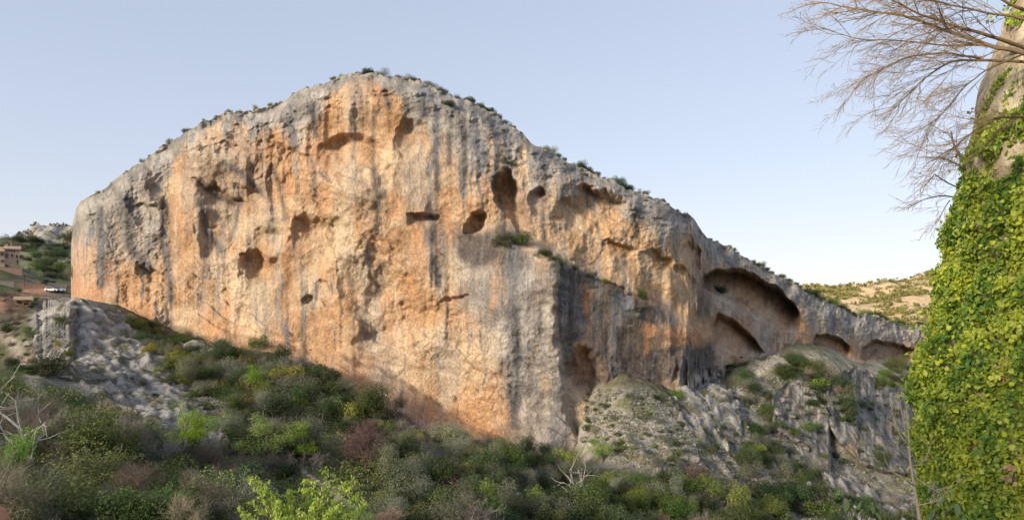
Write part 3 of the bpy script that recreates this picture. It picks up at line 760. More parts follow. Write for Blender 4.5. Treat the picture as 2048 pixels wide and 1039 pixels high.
def twig_mesh(name, seed, mat, stems=7, L=.75, r=.022, kids=(6, 6, 5), spread=.55, lean=.55, up=.2, fine=.006, minr=.0):
    rg = np.random.default_rng(seed); out = []
    for i in range(stems):
        a = 2 * math.pi * (i + rg.random()) / stems
        dd = np.array([math.cos(a) * lean * rg.uniform(.4, 1.3), math.sin(a) * lean * rg.uniform(.4, 1.3), 1.0]); dd /= np.linalg.norm(dd)
        grow(rg, (math.cos(a) * .08, math.sin(a) * .08, -.02), dd, L * rg.uniform(.8, 1.2), r, 0, out, spread, kids, up)
    A = [np.array([o[i] for o in out]) for i in range(5)]
    V, Fc = tubes(A[0], A[1], np.maximum(A[2], fine), np.maximum(A[3], fine * .7))
    t = np.repeat(np.clip(.15 + .2 * A[4] + rg.random(len(out)) * .35, 0, 1), 6)
    me = mesh_np(name, V, Fc, 4, np.repeat(t[:, None], 3, 1), smooth=False)
    me.materials.append(mat)
    return me, A

M_DARK = leaf_material('evergreen_leaf', (0.030, 0.057, 0.016), (0.084, 0.115, 0.030))
M_OLIVE = leaf_material('olive_leaf', (.11, .125, .075), (.23, .24, .16))
M_YELL = leaf_material('box_leaf', (0.135, 0.142, 0.027), (0.257, 0.243, 0.047))
M_GREEN = leaf_material('green_leaf', (0.074, 0.121, 0.024), (0.162, 0.216, 0.041))
M_BRIGHT = leaf_material('spring_leaf', (0.149, 0.276, 0.023), (0.287, 0.437, 0.046), .4, vary=.15)
M_GREYT = leaf_material('grey_twig', (0.117, 0.104, 0.086), (0.224, 0.202, 0.171), 0, .9, spec=.1)
M_BROWNT = leaf_material('brown_twig', (0.101, 0.078, 0.053), (0.207, 0.167, 0.119), 0, .9, spec=.1)
M_REDT = leaf_material('reddish_twig', (.095, .06, .045), (.19, .125, .095), 0, .9, spec=.1)
M_DEAD = leaf_material('dead_wood', (.26, .24, .21), (.38, .35, .31), 0, .9, spec=.1)
M_DRY = leaf_material('dry_grass', (.16, .15, .07), (.27, .24, .12), .2, .8)

KIND = {}
KIND['evergreen_shrub'] = [shrub_mesh('evergreen_shrub', 100 + i, 3400, .078, M_DARK, h, 14, 1, .6) for i, h in enumerate((1.15, 1.5, 1.0))]
KIND['olive_shrub'] = [shrub_mesh('olive_shrub', 120 + i, 4000, .068, M_OLIVE, h, 15, 1, .35, .4) for i, h in enumerate((1.3, 1.55, 1.1))]
KIND['box_shrub'] = [shrub_mesh('box_shrub', 140 + i, 3000, .078, M_YELL, h, 12, 1, .55) for i, h in enumerate((1.15, 1.4))]
KIND['green_shrub'] = [shrub_mesh('green_shrub', 160 + i, 3400, .078, M_GREEN, h, 14, 1, .55) for i, h in enumerate((1.3, 1.6, 1.1))]
KIND['spring_shrub'] = [shrub_mesh('spring_shrub', 180 + i, 2200, .082, M_BRIGHT, h, 12, 1, .5, .3) for i, h in enumerate((1.5, 1.9))]
KIND['grey_brush'] = [twig_mesh('grey_brush', 200 + i, M_GREYT, 8, .62, .02, (6, 6, 5), .9, .8, .08, fine=.003)[0] for i in range(3)]
KIND['brown_brush'] = [twig_mesh('brown_brush', 220 + i, M_BROWNT, 8, .66, .02, (6, 6, 5), .85, .75, .1, fine=.003)[0] for i in range(3)]
KIND['reddish_brush'] = [twig_mesh('reddish_brush', 240 + i, M_REDT, 9, .6, .02, (6, 6, 5), .9, .8, .08, fine=.0035)[0] for i in range(2)]
KIND['low_shrub'] = [shrub_mesh('low_shrub', 260 + i, 900, .12, m, .8, 7, 1, .55) for i, m in enumerate((M_DARK, M_GREEN, M_OLIVE))]
KIND['dry_tuft'] = [shrub_mesh('dry_tuft', 280 + i, 300, .28, M_DRY, .7, 6, 1, .14, .2) for i in range(2)]

PLANTS = []
SCATTERED = {}
def plant(kind, px, py, size, label, group=None, cat='shrub', var=None, sink=.12, squash=1.0, Y=None, rz=None, name=None):
    """a single-mesh plant with its foot where the photo shows ground; size is its half-width in metres"""
    if Y is None: Y = hit(px, py)
    if Y > 5e8: return None
    me = KIND[kind][(rng.integers(99) if var is None else var) % len(KIND[kind])]
    p = P(px, py, Y)
    o = link(name or kind, me, label=label, category=cat, group=group, loc=(p.x, p.y + size * .3, p.z - size * sink))
    o.rotation_euler = (rng.normal() * .06, rng.normal() * .06, rng.uniform(0, 6.28) if rz is None else rz)
    s = size * rng.uniform(.93, 1.07)
    o.scale = (s, s, s * squash * rng.uniform(.9, 1.1))
    PLANTS.append((px, py, size * F / Y))
    return o

def tree_proto(seed, leafmat, n, leaf, height=2.4, crown=1.0, trunk_r=.05, barkmat=None, aspect=.5, nb=9):
    """unit tree: trunk with limbs, crown of leaves gathered round the limb ends"""
    rg = np.random.default_rng(seed); out = []
    grow(rg, (0, 0, -.1), (0, 0, 1), height * .5, trunk_r, 0, out, .75, (nb, 4), .25, 4, .75)
    A = [np.array([o[i] for o in out]) for i in range(5)]
    V, Fc = tubes(A[0], A[1], A[2], A[3], 5)
    tm = mesh_np('trunk', V, Fc, 4, smooth=True); tm.materials.append(barkmat or M_BARK)
    ends = A[1][A[4] >= 1]; ends = ends[rg.choice(len(ends), min(len(ends), 46), replace=False)]
    lobes = [(*e, *(crown * rg.uniform(.16, .34) * np.array([1, 1, .8]))) for e in ends if e[2] > height * .25]
    C_, D_, k = blob_points(rg, n, lobes, .25)
    nm = D_ + rg.normal(size=D_.shape) * .8 + np.array([0, 0, .4])
    V, Fc = leaves(C_, nm, leaf * rg.uniform(.6, 1.4, n), leaf * aspect * rg.uniform(.7, 1.3, n), rg)
    lt = rg.random(len(lobes))
    cm = mesh_np('crown', V, Fc, 4, np.repeat(np.repeat(np.clip(.5 * lt[k] + .5 * rg.random(n), 0, 1), 4)[:, None], 3, 1), smooth=False)
    cm.materials.append(leafmat)
    return tm, cm
TREE = {'spring_tree': [tree_proto(300 + i, M_BRIGHT, 4600, .06, 2.3) for i in range(3)],
        'olive_tree': [tree_proto(320 + i, M_OLIVE, 6000, .055, 1.7, 1.25, .06, aspect=.3) for i in range(3)],
        'evergreen_tree': [tree_proto(340 + i, M_DARK, 5600, .068, 1.9, 1.3, .06) for i in range(3)],
        'green_tree': [tree_proto(360 + i, M_GREEN, 5600, .066, 2.0, 1.25, .055) for i in range(3)]}
BARE = []
for i, (m, seed) in enumerate(((M_BROWNT, 400), (M_GREYT, 401), (M_BROWNT, 402), (M_REDT, 403), (M_DEAD, 404))):
    dead = m is M_DEAD
    rg = np.random.default_rng(seed); out = []
    grow(rg, (0, 0, -.1), (0, 0, 1), .9, .035, 0, out, .85, (9, 7, 6, 5) if not dead else (6, 3, 2), .2, 3, .68)
    A = [np.array([o[k] for o in out]) for k in range(5)]
    def part(sel, nm):
        V, Fc = tubes(A[0][sel], A[1][sel], np.maximum(A[2][sel], .0045 if dead else .0026), np.maximum(A[3][sel], .0035 if dead else .002), 4 if nm == 'trunk' else 3)
        t = np.repeat(np.clip(.2 + .15 * A[4][sel] + rg.random(sel.sum()) * .3, 0, 1), 8 if nm == 'trunk' else 6)
        me = mesh_np(nm, V, Fc, 4, np.repeat(t[:, None], 3, 1), smooth=False); me.materials.append(m); return me
    BARE.append((part(A[4] <= 1, 'trunk'), part(A[4] > 1, 'crown')))
TREE['bare_tree'] = BARE[:3]; TREE['reddish_tree'] = [BARE[3]]; TREE['dead_tree'] = [BARE[4]]

def tree(kind, px, py, size, label, group=None, var=None, Y=None, squash=1.0, rz=None):
    """a tree: an Empty at its foot with trunk and crown"""
    if Y is None: Y = hit(px, py)
    if Y > 5e8: return None
    tm, cm = TREE[kind][(rng.integers(99) if var is None else var) % len(TREE[kind])]
    p = P(px, py, Y)
    o = link(kind, None, label=label, category='tree', group=group, loc=(p.x, p.y, p.z))
    o.rotation_euler = (0, 0, rng.uniform(0, 6.28) if rz is None else rz)
    s = size * rng.uniform(.95, 1.05); o.scale = (s, s, s * squash)
    link('trunk', tm, parent=o); link('crown', cm, parent=o)
    PLANTS.append((px, py, size * F / Y * .8))
    return o

def scatter(poly, n, gap, kinds, group_word, where, sizes=(.8, 1.6), fn=None, tries=30):
    """n plants inside a patch of hillside; kinds: [(kind, weight, look)]"""
    xs = [p[0] for p in poly]; ys = [p[1] for p in poly]
    wts = np.array([k[1] for k in kinds], float); wts /= wts.sum()
    done = 0
    for _ in range(n * tries):
        if done >= n: break
        px, py = rng.uniform(min(xs), max(xs)), rng.uniform(min(ys), max(ys))
        if not inpoly(np.array([px]), np.array([py]), poly)[0]: continue
        if any((px - a) ** 2 + ((py - b) * 1.6) ** 2 < (gap * rng.uniform(.6, 1.1)) ** 2 for a, b, _ in PLANTS): continue
        if 575 < px < 725 and -12 < py - (934 + (px - 588) * .712) < 52: continue      # keep the steps clear
        kind, _, look = kinds[rng.choice(len(kinds), p=wts)]
        lab = f'{look} {where}'; grp = f'{look} {group_word}'
        s = rng.uniform(*sizes) * (1.0 if rng.random() < .75 else 1.35)
        if kind in TREE: o = tree(kind, px, py, s * .95, lab, grp)
        else: o = plant(kind, px, py, s, lab, grp, name='dark_bush' if kind == 'evergreen_shrub' and (px > 1195 or px < 480) else None)
        if o is not None:
            done += 1; SCATTERED.setdefault((look, where), []).append((px, o))
# ------------------------------------------------------------------ plants: where they stand
# ones that can be picked out
tree('spring_tree', 515,790, 2.73, 'rounded light green tree standing alone among dark bushes mid slope', var=0, squash=.8)
tree('spring_tree', 560,925, 4.16, 'largest bright green tree, just above the top of the stone steps', var=1, squash=.75)
tree('spring_tree', 605,930, 2.86, 'bright green tree leaning over the top of the stone steps', var=2, squash=.75)
tree('spring_tree', 365,915, 3.25, 'vivid green young tree left of the grassy patch', var=2, squash=.8)
tree('spring_tree', 405,900, 3.38, 'vivid green young tree at the back of the grassy patch', var=1, squash=.75)
tree('spring_tree', 203,855, 1.95, 'small vivid green tree just below the low stone wall', var=0, squash=.7)
tree('spring_tree', 8,990, 3.38, 'vivid green tree cut by the left edge of the photo', var=0, squash=.85)
tree('spring_tree', 1205,925, 2.47, 'bright green tree at the foot of the pale buttress', var=1, squash=.8)
tree('green_tree', 205,960, 5.20, 'tall deep green ivy-clad tree among bare brown trees', var=0, squash=.8)
tree('green_tree', 215,1030, 4.68, 'deep green tree at the bottom edge among bare brown trees', var=1, squash=.7)
tree('reddish_tree', 730,945, 4.68, 'bare rounded tree with dense fine reddish brown twigs mid slope', squash=.85)
tree('dead_tree', 1145,1010, 4.42, 'pale dead tree with bare white limbs low on the slope', squash=.9)
tree('olive_tree', 690,800, 3.38, 'dark olive tree against the foot of the orange slab', var=0)
tree('olive_tree', 640,920, 3.90, 'grey green olive tree left of the reddish bare tree', var=1)
tree('olive_tree', 545,905, 3.12, 'grey green olive tree behind the largest bright green tree', var=2)
tree('olive_tree', 840,985, 3.90, 'broad olive tree right of the stone steps', var=0)
tree('olive_tree', 780,960, 3.25, 'olive tree between the reddish bare tree and the broad olive', var=2)
tree('olive_tree', 530,835, 2.99, 'grey olive tree below the lone light green tree', var=1)
tree('olive_tree', 390,770, 3.25, 'grey olive tree half hiding the pale boulder below the cliff', var=1)
tree('olive_tree', 150,615, 1.17, 'small dark tree on top of the knoll beside the cliff corner', var=0)
tree('dead_tree', 60,960, 6.24, 'tall leafless tree with pale forked trunk at lower left', squash=1.1)
plant('green_shrub', 515,697, 2.47, 'round green bush hanging on the foot of the orange wall', var=0)
plant('evergreen_shrub', 1010,492, 3.3, 'large dark green bush at the top of the planted ledge', Y=None, var=0)
plant('evergreen_shrub', 1052,492, 2.7, 'second dark green bush down the planted ledge', var=1)
plant('evergreen_shrub', 1085,512, 2.2, 'third and smaller dark bush on the planted ledge', var=2)
plant('evergreen_shrub', 1277,597, 2.1, 'lone dark green bush on the ledge below the orange overhang', var=1)
plant('low_shrub', 1271,632, 1.43, 'small grey green bush on the dark wall', var=2)
plant('evergreen_shrub', 1440,586, 2.34, 'dark bush inside the mouth of the big cave', var=0)
plant('evergreen_shrub', 897,212, 1.7, 'dark bush clinging just under the rim right of the summit', var=0)
plant('low_shrub', 1018,328, 1.56, 'small dark bush stuck to the grey wall above the oval cave', var=0)
plant('evergreen_shrub', 103,752, 3.12, 'dark green bush at the foot of the steep outcrop', var=1)
plant('olive_shrub', 130,745, 2.08, 'grey green bush beside the dark bush at the outcrop foot', var=1)
plant('green_shrub', 1350,800, 1.95, 'dark green bush growing left of the pale knob of rock', var=1)
plant('reddish_brush', 1395,970, 3.90, 'dark reddish leafless bush at the lower edge of the scree', var=0)
plant('reddish_brush', 1515,1005, 3.38, 'reddish leafless bush near the bottom right of the scree', var=1)
plant('reddish_brush', 905,985, 3.38, 'reddish leafless bush left of the lower boulders', var=1)
plant('spring_shrub', 1070,1015, 1.95, 'bright green bush beside the lower boulders', var=0)
plant('spring_shrub', 900,925, 1.56, 'yellow green bush below the orange slab', var=1)
plant('box_shrub', 880,965, 2.47, 'rounded yellow green bush right of the broad olive', var=0)
plant('green_shrub', 1400,1000, 4.42, 'wide leafy green bush at the foot of the scree', var=0, squash=.8)
plant('green_shrub', 1460,1015, 3.64, 'leafy green bush right of the wide one at the scree foot', var=1, squash=.8)
plant('brown_brush', 800,815, 2.21, 'leafless brown bush on the orange slab', var=0)
plant('brown_brush', 915,800, 1.43, 'small leafless bush higher on the orange slab', var=1)

for px, py, s in ((1105,522,1.5),(1128,532,1.2),(1150,540,1.1),(1180,556,1.2),(1210,566,1.0),(1238,584,1.1),(1035,488,1.6)):
    o = plant('green_shrub' if s < 1.3 else 'evergreen_shrub', px, py, s, 'green bush in the row down the sloping planted ledge', 'bushes down the ledge')
    SCATTERED.setdefault(('green bush', 'in the row down the planted ledge'), []).append((px, o))
E, O, Y_, G, SP, GB, BB, RB = 'evergreen_shrub', 'olive_shrub', 'box_shrub', 'green_shrub', 'spring_shrub', 'grey_brush', 'brown_brush', 'reddish_brush'
# slope between the knoll and the cliff
scatter([(250,640),(330,668),(425,700),(440,790),(400,800),(330,740),(280,690)], 45, 17, [(E,4,'dark green bush'),(O,2,'grey green bush'),(Y_,3,'yellow green bush'),(BB,1,'leafless brown bush')], 'by the knoll', 'between the pale knoll and the cliff', (1.45,2.55))
scatter([(425,700),(560,730),(640,760),(760,860),(660,860),(560,870),(470,850),(440,790)], 91, 17, [(E,4,'dark green bush'),(O,4,'grey green bush'),(Y_,2,'yellow green bush'),(GB,2,'leafless grey bush'),('evergreen_tree',1,'dark green tree')], 'under the slab', 'under the left of the orange slab', (1.83,3.62))
scatter([(660,840),(760,845),(850,880),(1000,905),(1160,930),(1180,960),(960,1000),(760,960)], 150, 14, [(E,5,'dark green bush'),(O,3,'grey green bush'),(Y_,2,'yellow green bush'),(GB,3,'leafless grey bush'),(G,2,'mid green bush'),('evergreen_tree',1.2,'dark green tree'),('olive_tree',1,'grey green tree'),(RB,.5,'reddish leafless bush')], 'in the thicket', 'in the thicket below the buttress', (1.6,2.9))
scatter([(760,960),(960,990),(1180,960),(1330,975),(1500,1010),(1560,1045),(1560,1075),(760,1075)], 125, 15, [(E,5,'dark green bush'),(O,3,'grey green bush'),(Y_,1,'yellow green bush'),(GB,4,'leafless grey bush'),(G,2,'mid green bush'),('evergreen_tree',1,'dark green tree'),(RB,1,'reddish leafless bush')], 'along the bottom', 'along the bottom edge right of the steps', (1.5,2.7))
# lower left wood
scatter([(0,835),(100,850),(200,870),(330,905),(330,965),(0,965)], 56, 20, [('bare_tree',5,'leafless brown tree'),(BB,1,'leafless brown bush'),(GB,2,'leafless grey bush'),(G,1.5,'mid green bush'),(O,1.5,'grey green bush'),(E,1.5,'dark green bush')], 'at lower left', 'in the lower left wood', (1.8,3.1))
scatter([(0,965),(150,965),(330,940),(520,940),(520,1080),(0,1080)], 120, 19, [('bare_tree',5,'leafless brown tree'),(BB,2,'leafless brown bush'),(GB,3,'leafless grey bush'),(G,4,'mid green bush'),(E,3.5,'dark green bush'),(O,2.5,'grey green bush')], 'along the lower left edge', 'along the bottom edge left of the steps', (1.5,2.8))
scatter([(215,858),(300,880),(420,905),(520,895),(500,925),(330,920),(220,880)], 30, 22, [(GB,5,'leafless grey bush'),(BB,3,'leafless brown bush'),(O,2,'grey green bush'),('bare_tree',2,'leafless brown tree')], 'below the knoll', 'along the lower edge of the pale knoll', (1.3,2.2))
scatter([(440,850),(600,880),(640,940),(580,960),(480,900)], 24, 24, [(O,4,'grey green bush'),(E,2,'dark green bush'),(GB,2,'leafless grey bush')], 'above the steps', 'around the top of the stone steps', (1.74,3.00))
# knoll and trail
scatter([(75,610),(150,600),(250,660),(330,760),(440,870),(330,850),(200,790),(110,740)], 80, 15, [('low_shrub',5,'low green bush'),('dry_tuft',3,'dry grass tuft'),(Y_,1,'yellow green bush')], 'on the knoll', 'growing on the pale grey knoll', (.6,1.3))
scatter([(0,640),(60,640),(75,720),(100,760),(0,750)], 22, 15, [('low_shrub',4,'low green bush'),(E,2,'dark green bush'),(BB,2,'leafless brown bush')], 'by the trail', 'beside the pale trail at left', (.8,1.5))
scatter([(235,640),(262,640),(345,755),(400,800),(468,870),(450,885),(380,828),(320,770)], 44, 10, [('low_shrub',5,'low green bush'),(Y_,2,'yellow green bush'),(O,2,'grey green bush'),('dry_tuft',2,'dry grass tuft')], 'on the knoll edge', 'along the right edge of the pale knoll', (.7,1.5))
# right scree and gullies
scatter([(1150,785),(1330,800),(1450,800),(1500,850),(1480,985),(1300,935),(1190,900)], 150, 13, [('low_shrub',6,'low green bush'),('dry_tuft',4,'dry grass tuft'),(E,3,'dark green bush'),(O,3,'grey green bush')], 'on the scree', 'on the stony slope right of the buttress', (.6,1.45))
scatter([(1455,770),(1500,750),(1540,800),(1560,870),(1640,960),(1600,1000),(1490,960),(1500,860)], 62, 15, [(E,5,'dark green bush'),('low_shrub',4,'low green bush'),(O,2,'grey green bush'),(GB,1,'leafless grey bush')], 'in the gully', 'in the gully left of the grey slabs', (1.24,3.09))
scatter([(1560,720),(1640,735),(1690,800),(1720,830),(1680,850),(1640,790),(1560,760)], 30, 14, [(E,5,'dark green bush'),('low_shrub',3,'low green bush'),(BB,2,'leafless brown bush')], 'below the small caves', 'in the dark gully below the small caves', (1.51,3.74))
scatter([(1730,735),(1835,735),(1835,775),(1760,775)], 16, 13, [(E,5,'dark green bush'),(G,2,'mid green bush')], 'under the last cave', 'under the last cave beside the ivy', (1.61,3.38))
scatter([(1560,790),(1800,790),(1820,960),(1640,960),(1580,880)], 60, 15, [('low_shrub',6,'low green bush'),(E,1,'dark green bush')], 'on the slabs', 'on the grey slabs at right', (0.84,2.00))
scatter([(1480,985),(1620,985),(1830,1010),(1830,1075),(1560,1075)], 40, 17, [(E,5,'dark green bush'),('low_shrub',4,'low green bush'),(GB,2,'leafless grey bush')], 'at lower right', 'on the lower right slope beside the ivy', (1.38,3.25))
scatter([(1440,720),(1500,712),(1520,740),(1460,760)], 8, 12, [('low_shrub',4,'low green bush')], 'by the upper path', 'beside the path below the large caves', (.7,1.2))

# rim of the cliff
TT = lambda px: float(np.interp(px, pxs, T))
for px, dy, sz, lab in ((735,2,1.75,'rounded bush on the very summit of the cliff'),(512,3,1.5,'green bush on the rim left of the summit'),(455,3,1.5,'dry looking bush on the rim above the pale ribs'),(372,3,1.4,'dark bush alone on the left rim'),(965,3,1.3,'upright dark bush on the rim right of the summit'),(1160,2,2.0,'broad dark bush on the right rim'),(1245,2,1.7,'dark bush on the rim above the double cave')):
    plant('evergreen_shrub' if sz != 1.5 else 'box_shrub', px, TT(px) + dy, sz * .8, lab, Y=float(dep_c(px)) + 7)
k = 0
for px in np.r_[np.arange(185, 420, 17), np.arange(420, 700, 13), np.arange(700, 930, 9), np.arange(930, 1390, 11), np.arange(1405, 1600, 10), np.arange(1600, 1850, 7)]:
    px = float(px + rng.uniform(-5, 5))
    left = px < 700
    if rng.random() < .15: continue
    if px > 1600:
        sz = rng.uniform(1.3, 2.5); lab, grp = 'dark bush along the lowest right rim', 'bushes along the low right rim'; kd = ('evergreen_shrub', 'green_shrub')[rng.random() < .35]
    elif px > 1395: sz = rng.uniform(.8, 1.7); lab, grp = 'dark bush on the rim above the big cave', 'bushes above the big cave'; kd = 'evergreen_shrub'
    elif px > 735: sz = rng.uniform(.7, 1.9); lab, grp = 'dark bush on the rim between summit and big cave', 'bushes on the right rim'; kd = ('evergreen_shrub', 'olive_shrub')[rng.random() < .3]
    else: sz = rng.uniform(.4, 1.2); lab, grp = 'yellowish bush on the left rim below the summit', 'bushes on the left rim'; kd = ('box_shrub', 'low_shrub')[rng.random() < .35]
    o = plant(kd, px, TT(px) + rng.uniform(0, 5), sz, lab, grp, Y=float(dep_c(px)) + rng.uniform(7, 9), sink=.25, name='rim_bush')
    k = lab.index(' bush ') + 5; SCATTERED.setdefault((lab[:k], lab[k + 1:]), []).append((px, o))
for i, (px, py) in enumerate([(1130,330),(1170,352),(1090,305),(1005,262),(1290,402),(1340,425),(1370,445),(1660,625),(1690,640),(1720,650),(1765,665),(1795,655),(1640,600)]):
    o = plant('low_shrub', px, py, rng.uniform(.6, 1.1), 'tiny bush rooted just under the right rim', 'tiny bushes under the right rim')
    SCATTERED.setdefault(('tiny bush', 'rooted just under the right rim'), []).append((px, o))
for px, py, s in [(1108,545,.7),(1120,600,.7),(1075,690,.6),(610,605,.6),(700,690,.5),(620,700,.5),(500,735,.6),(1140,690,.6),(1150,560,.8),(1190,575,.8),(1220,590,.8),(1245,600,.7),(1110,520,1.0)]:
    o = plant('low_shrub', px, py, s, 'tiny tuft rooted in a crack of the cliff face', 'tufts on the cliff face')
    SCATTERED.setdefault(('tiny tuft', 'in cracks of the cliff face'), []).append((px, o))

# far scrub: left hillside and village trees
def village(px, py): return hit(px, py)
scatter([(0,500),(60,500),(145,500),(145,560),(100,560),(60,530)], 50, 8, [(E,5,'dark olive bush'),(O,4,'grey green bush'),('green_shrub',1,'mid green bush')], 'on the left hillside', 'on the hillside behind the village house', (1.61,3.64))
scatter([(0,480),(145,480),(145,500),(0,500)], 26, 8, [(E,5,'dark bush'),(O,3,'pale bush')], 'on the upper left hillside', 'high on the hillside below the rocky summit', (2.07,4.42))
for px, py, s, k_, lab in ((42,540,1.6,'spring_tree','bright green tree beside the tan house'),(56,545,1.7,'spring_tree','second bright green tree down from the tan house'),(80,555,1.6,'spring_tree','bright green tree on the bank above the road'),(120,572,1.4,'spring_tree','bright green tree behind the parked cars'),(70,606,1.5,'spring_tree','green tree beside the open shed'),(92,568,1.8,'evergreen_tree','dark round tree above the road'),(105,570,1.7,'evergreen_tree','dark round tree left of the bright one behind the cars'),(10,492,2.6,'evergreen_tree','dark tree on the skyline above the tan house'),(62,618,1.2,'evergreen_tree','dark bush-like tree at the corner of the open shed'),(36,586,1.4,'evergreen_tree','dark tree under the terrace wall'),(14,535,1.3,'evergreen_tree','dark tree in front of the tan house')):
    tree(k_, px, py, s, lab, squash=.7)
scatter([(0,590),(30,592),(30,640),(60,640),(0,650)], 14, 13, [(GB,3,'leafless grey bush'),(BB,3,'leafless brown bush')], 'by the shed', 'around the open shed', (1.4,2.2))
# far right hill: scrub too small to count
def scrub_mass(name, n, xr, yr, zf, size, seed, mat, label, thr=.0, cat='scrub'):
    rg = np.random.default_rng(seed)
    x, y = rg.uniform(*xr, n * 3), rg.uniform(*yr, n * 3)
    ok = fbm(x / 60, y / 60, 4, 305) + .6 * fbm(x / 14, y / 14, 3, 306) > thr
    x, y = x[ok][:n], y[ok][:n]; z = zf(x, y)
    m = 7
    c0 = np.repeat(np.stack([x, y, z], -1), m, 0); s = np.repeat(rg.uniform(.5, 1.4, len(x)) * size, m)
    C_ = c0 + rg.normal(size=c0.shape) * s[:, None] * [.35, .35, .25] + [0, 0, 1] * s[:, None] * .4
    V, Fc = leaves(C_, rg.normal(size=C_.shape) + [0, 0, .5], s * .8, s * .6, rg)
    t = np.repeat(np.repeat(rg.random(len(x)), m), 4)
    me = mesh_np(name, V, Fc, 4, np.repeat(t[:, None], 3, 1), smooth=False)
    return link(name, me, mat, kind='stuff', label=label, category=cat)
M_SCRUB = leaf_material('scrub_leaf', (.18, .165, .05), (.32, .27, .085), .15)
scrub_mass('hill_scrub', 6500, (250, 1000), (620, 1280), zr, 4.2, 61, M_SCRUB, 'scattered scrub over the far sunlit hills at right', -.12)
scrub_mass('hill_scrub', 5000, (-600, -180), (425, 640), zl, 2.6, 62, M_OLIVE, 'low scrub over the slopes under the rocky summit at left', -.1)

# undergrowth and stones nobody could count
def field(name, n, poly, zone_fn, size, seed, mat, label, cat, kind_of):
    rg = np.random.default_rng(seed)
    xs = [p[0] for p in poly]; ys = [p[1] for p in poly]
    px = rg.uniform(min(xs), max(xs), n * 4); py = rg.uniform(min(ys), max(ys), n * 4)
    ok = inpoly(px, py, poly); px, py = px[ok][:n], py[ok][:n]
    Ys = np.arange(45, 320, 1.0)
    Yh = np.full(len(px), 1e9)
    for yy in Ys[::-1]:
        zt = ground_z((px - CX) / F * yy, np.full(len(px), yy))
        Yh = np.where(zt > (HZ - py) / F * yy, yy, Yh)
    Yh = np.where(Yh < 1e8, Yh - rg.random(len(Yh)), Yh)
    ok = Yh < 400; px, py, Yh = px[ok], py[ok], Yh[ok]
    x = (px - CX) / F * Yh; y = Yh; z = ground_z(x, y)
    cl_ = fbm(x / 5, y / 5, 3, seed) > zone_fn
    x, y, z = x[cl_], y[cl_], z[cl_]
    s = size * rg.uniform(.4, 1.0, len(x)) ** 1.5 * 1.4
    if kind_of == 'leaf':
        m = 6
        c0 = np.repeat(np.stack([x, y, z], -1), m, 0); s = np.repeat(s, m)
        C_ = c0 + rg.normal(size=c0.shape) * s[:, None] * [1.2, 1.2, .4] + [0, 0, 1] * s[:, None] * .5
        V, Fc = leaves(C_, rg.normal(size=C_.shape) + [0, 0, .6], s, s * .4, rg)
        t = np.repeat(np.repeat(rg.random(len(x)), m), 4)
        col_ = np.repeat(t[:, None], 3, 1)
    else:
        base = np.array([(1, 0, 0), (0, 1, 0), (-1, 0, 0), (0, -1, 0), (.1, .1, 1), (0, 0, -1)], float)
        tri = np.array([(0, 1, 4), (1, 2, 4), (2, 3, 4), (3, 0, 4), (1, 0, 5), (2, 1, 5), (3, 2, 5), (0, 3, 5)])
        a = rg.uniform(0, 6.28, len(x)); ca, sa = np.cos(a), np.sin(a)
        b = base[None] * (rg.uniform(.5, 1.3, (len(x), 6, 1))) * np.stack([s, s * rg.uniform(.5, 1, len(x)), s * rg.uniform(.35, .8, len(x))], -1)[:, None]
        V = np.stack([b[..., 0] * ca[:, None] - b[..., 1] * sa[:, None], b[..., 0] * sa[:, None] + b[..., 1] * ca[:, None], b[..., 2]], -1) + np.stack([x, y, z], -1)[:, None]
        V = V.reshape(-1, 3); Fc = (np.arange(len(x))[:, None, None] * 6 + tri[None]).reshape(-1, 3)
        g_ = mix((.20, .185, .16), (.40, .375, .34), rg.random(len(x)))
        col_ = np.repeat(g_, 6, 0)
    me = mesh_np(name, V, Fc, Fc.shape[1], col_, smooth=False)
    return link(name, me, mat, kind='stuff', label=label, category=cat)
WOOD = [(0,760),(150,780),(330,850),(460,885),(430,720),(560,730),(760,860),(1000,905),(1180,935),(1500,1000),(1600,1060),(0,1060)]
field('undergrowth', 9000, WOOD, -.2, .42, 71, M_GREEN, 'green undergrowth between the bushes of the lower slope', 'undergrowth', 'leaf')
field('undergrowth', 7000, WOOD, -.1, .42, 72, M_DRY, 'dry brown grass between the bushes of the lower slope', 'grass', 'leaf')
SCREE = [(1150,775),(1450,790),(1530,705),(1640,720),(1830,760),(1830,1050),(1560,1050),(1300,950),(1190,910)]
field('scree', 15000, SCREE, -.25, .42, 73, M_SLAB, 'pale loose stones covering the slope right of the buttress', 'stones', 'stone')
field('undergrowth', 4200, SCREE, .0, .34, 74, M_GREEN, 'low green growth between the stones of the right slope', 'undergrowth', 'leaf')
field('undergrowth', 2500, SCREE, .0, .34, 75, M_DRY, 'dry grass between the stones of the right slope', 'grass', 'leaf')
field('scree', 2500, [(430,760),(520,780),(540,850),(470,850),(400,790)], -.2, .32, 76, M_SLAB, 'pale rubble on the slope beside the knoll', 'stones', 'stone')
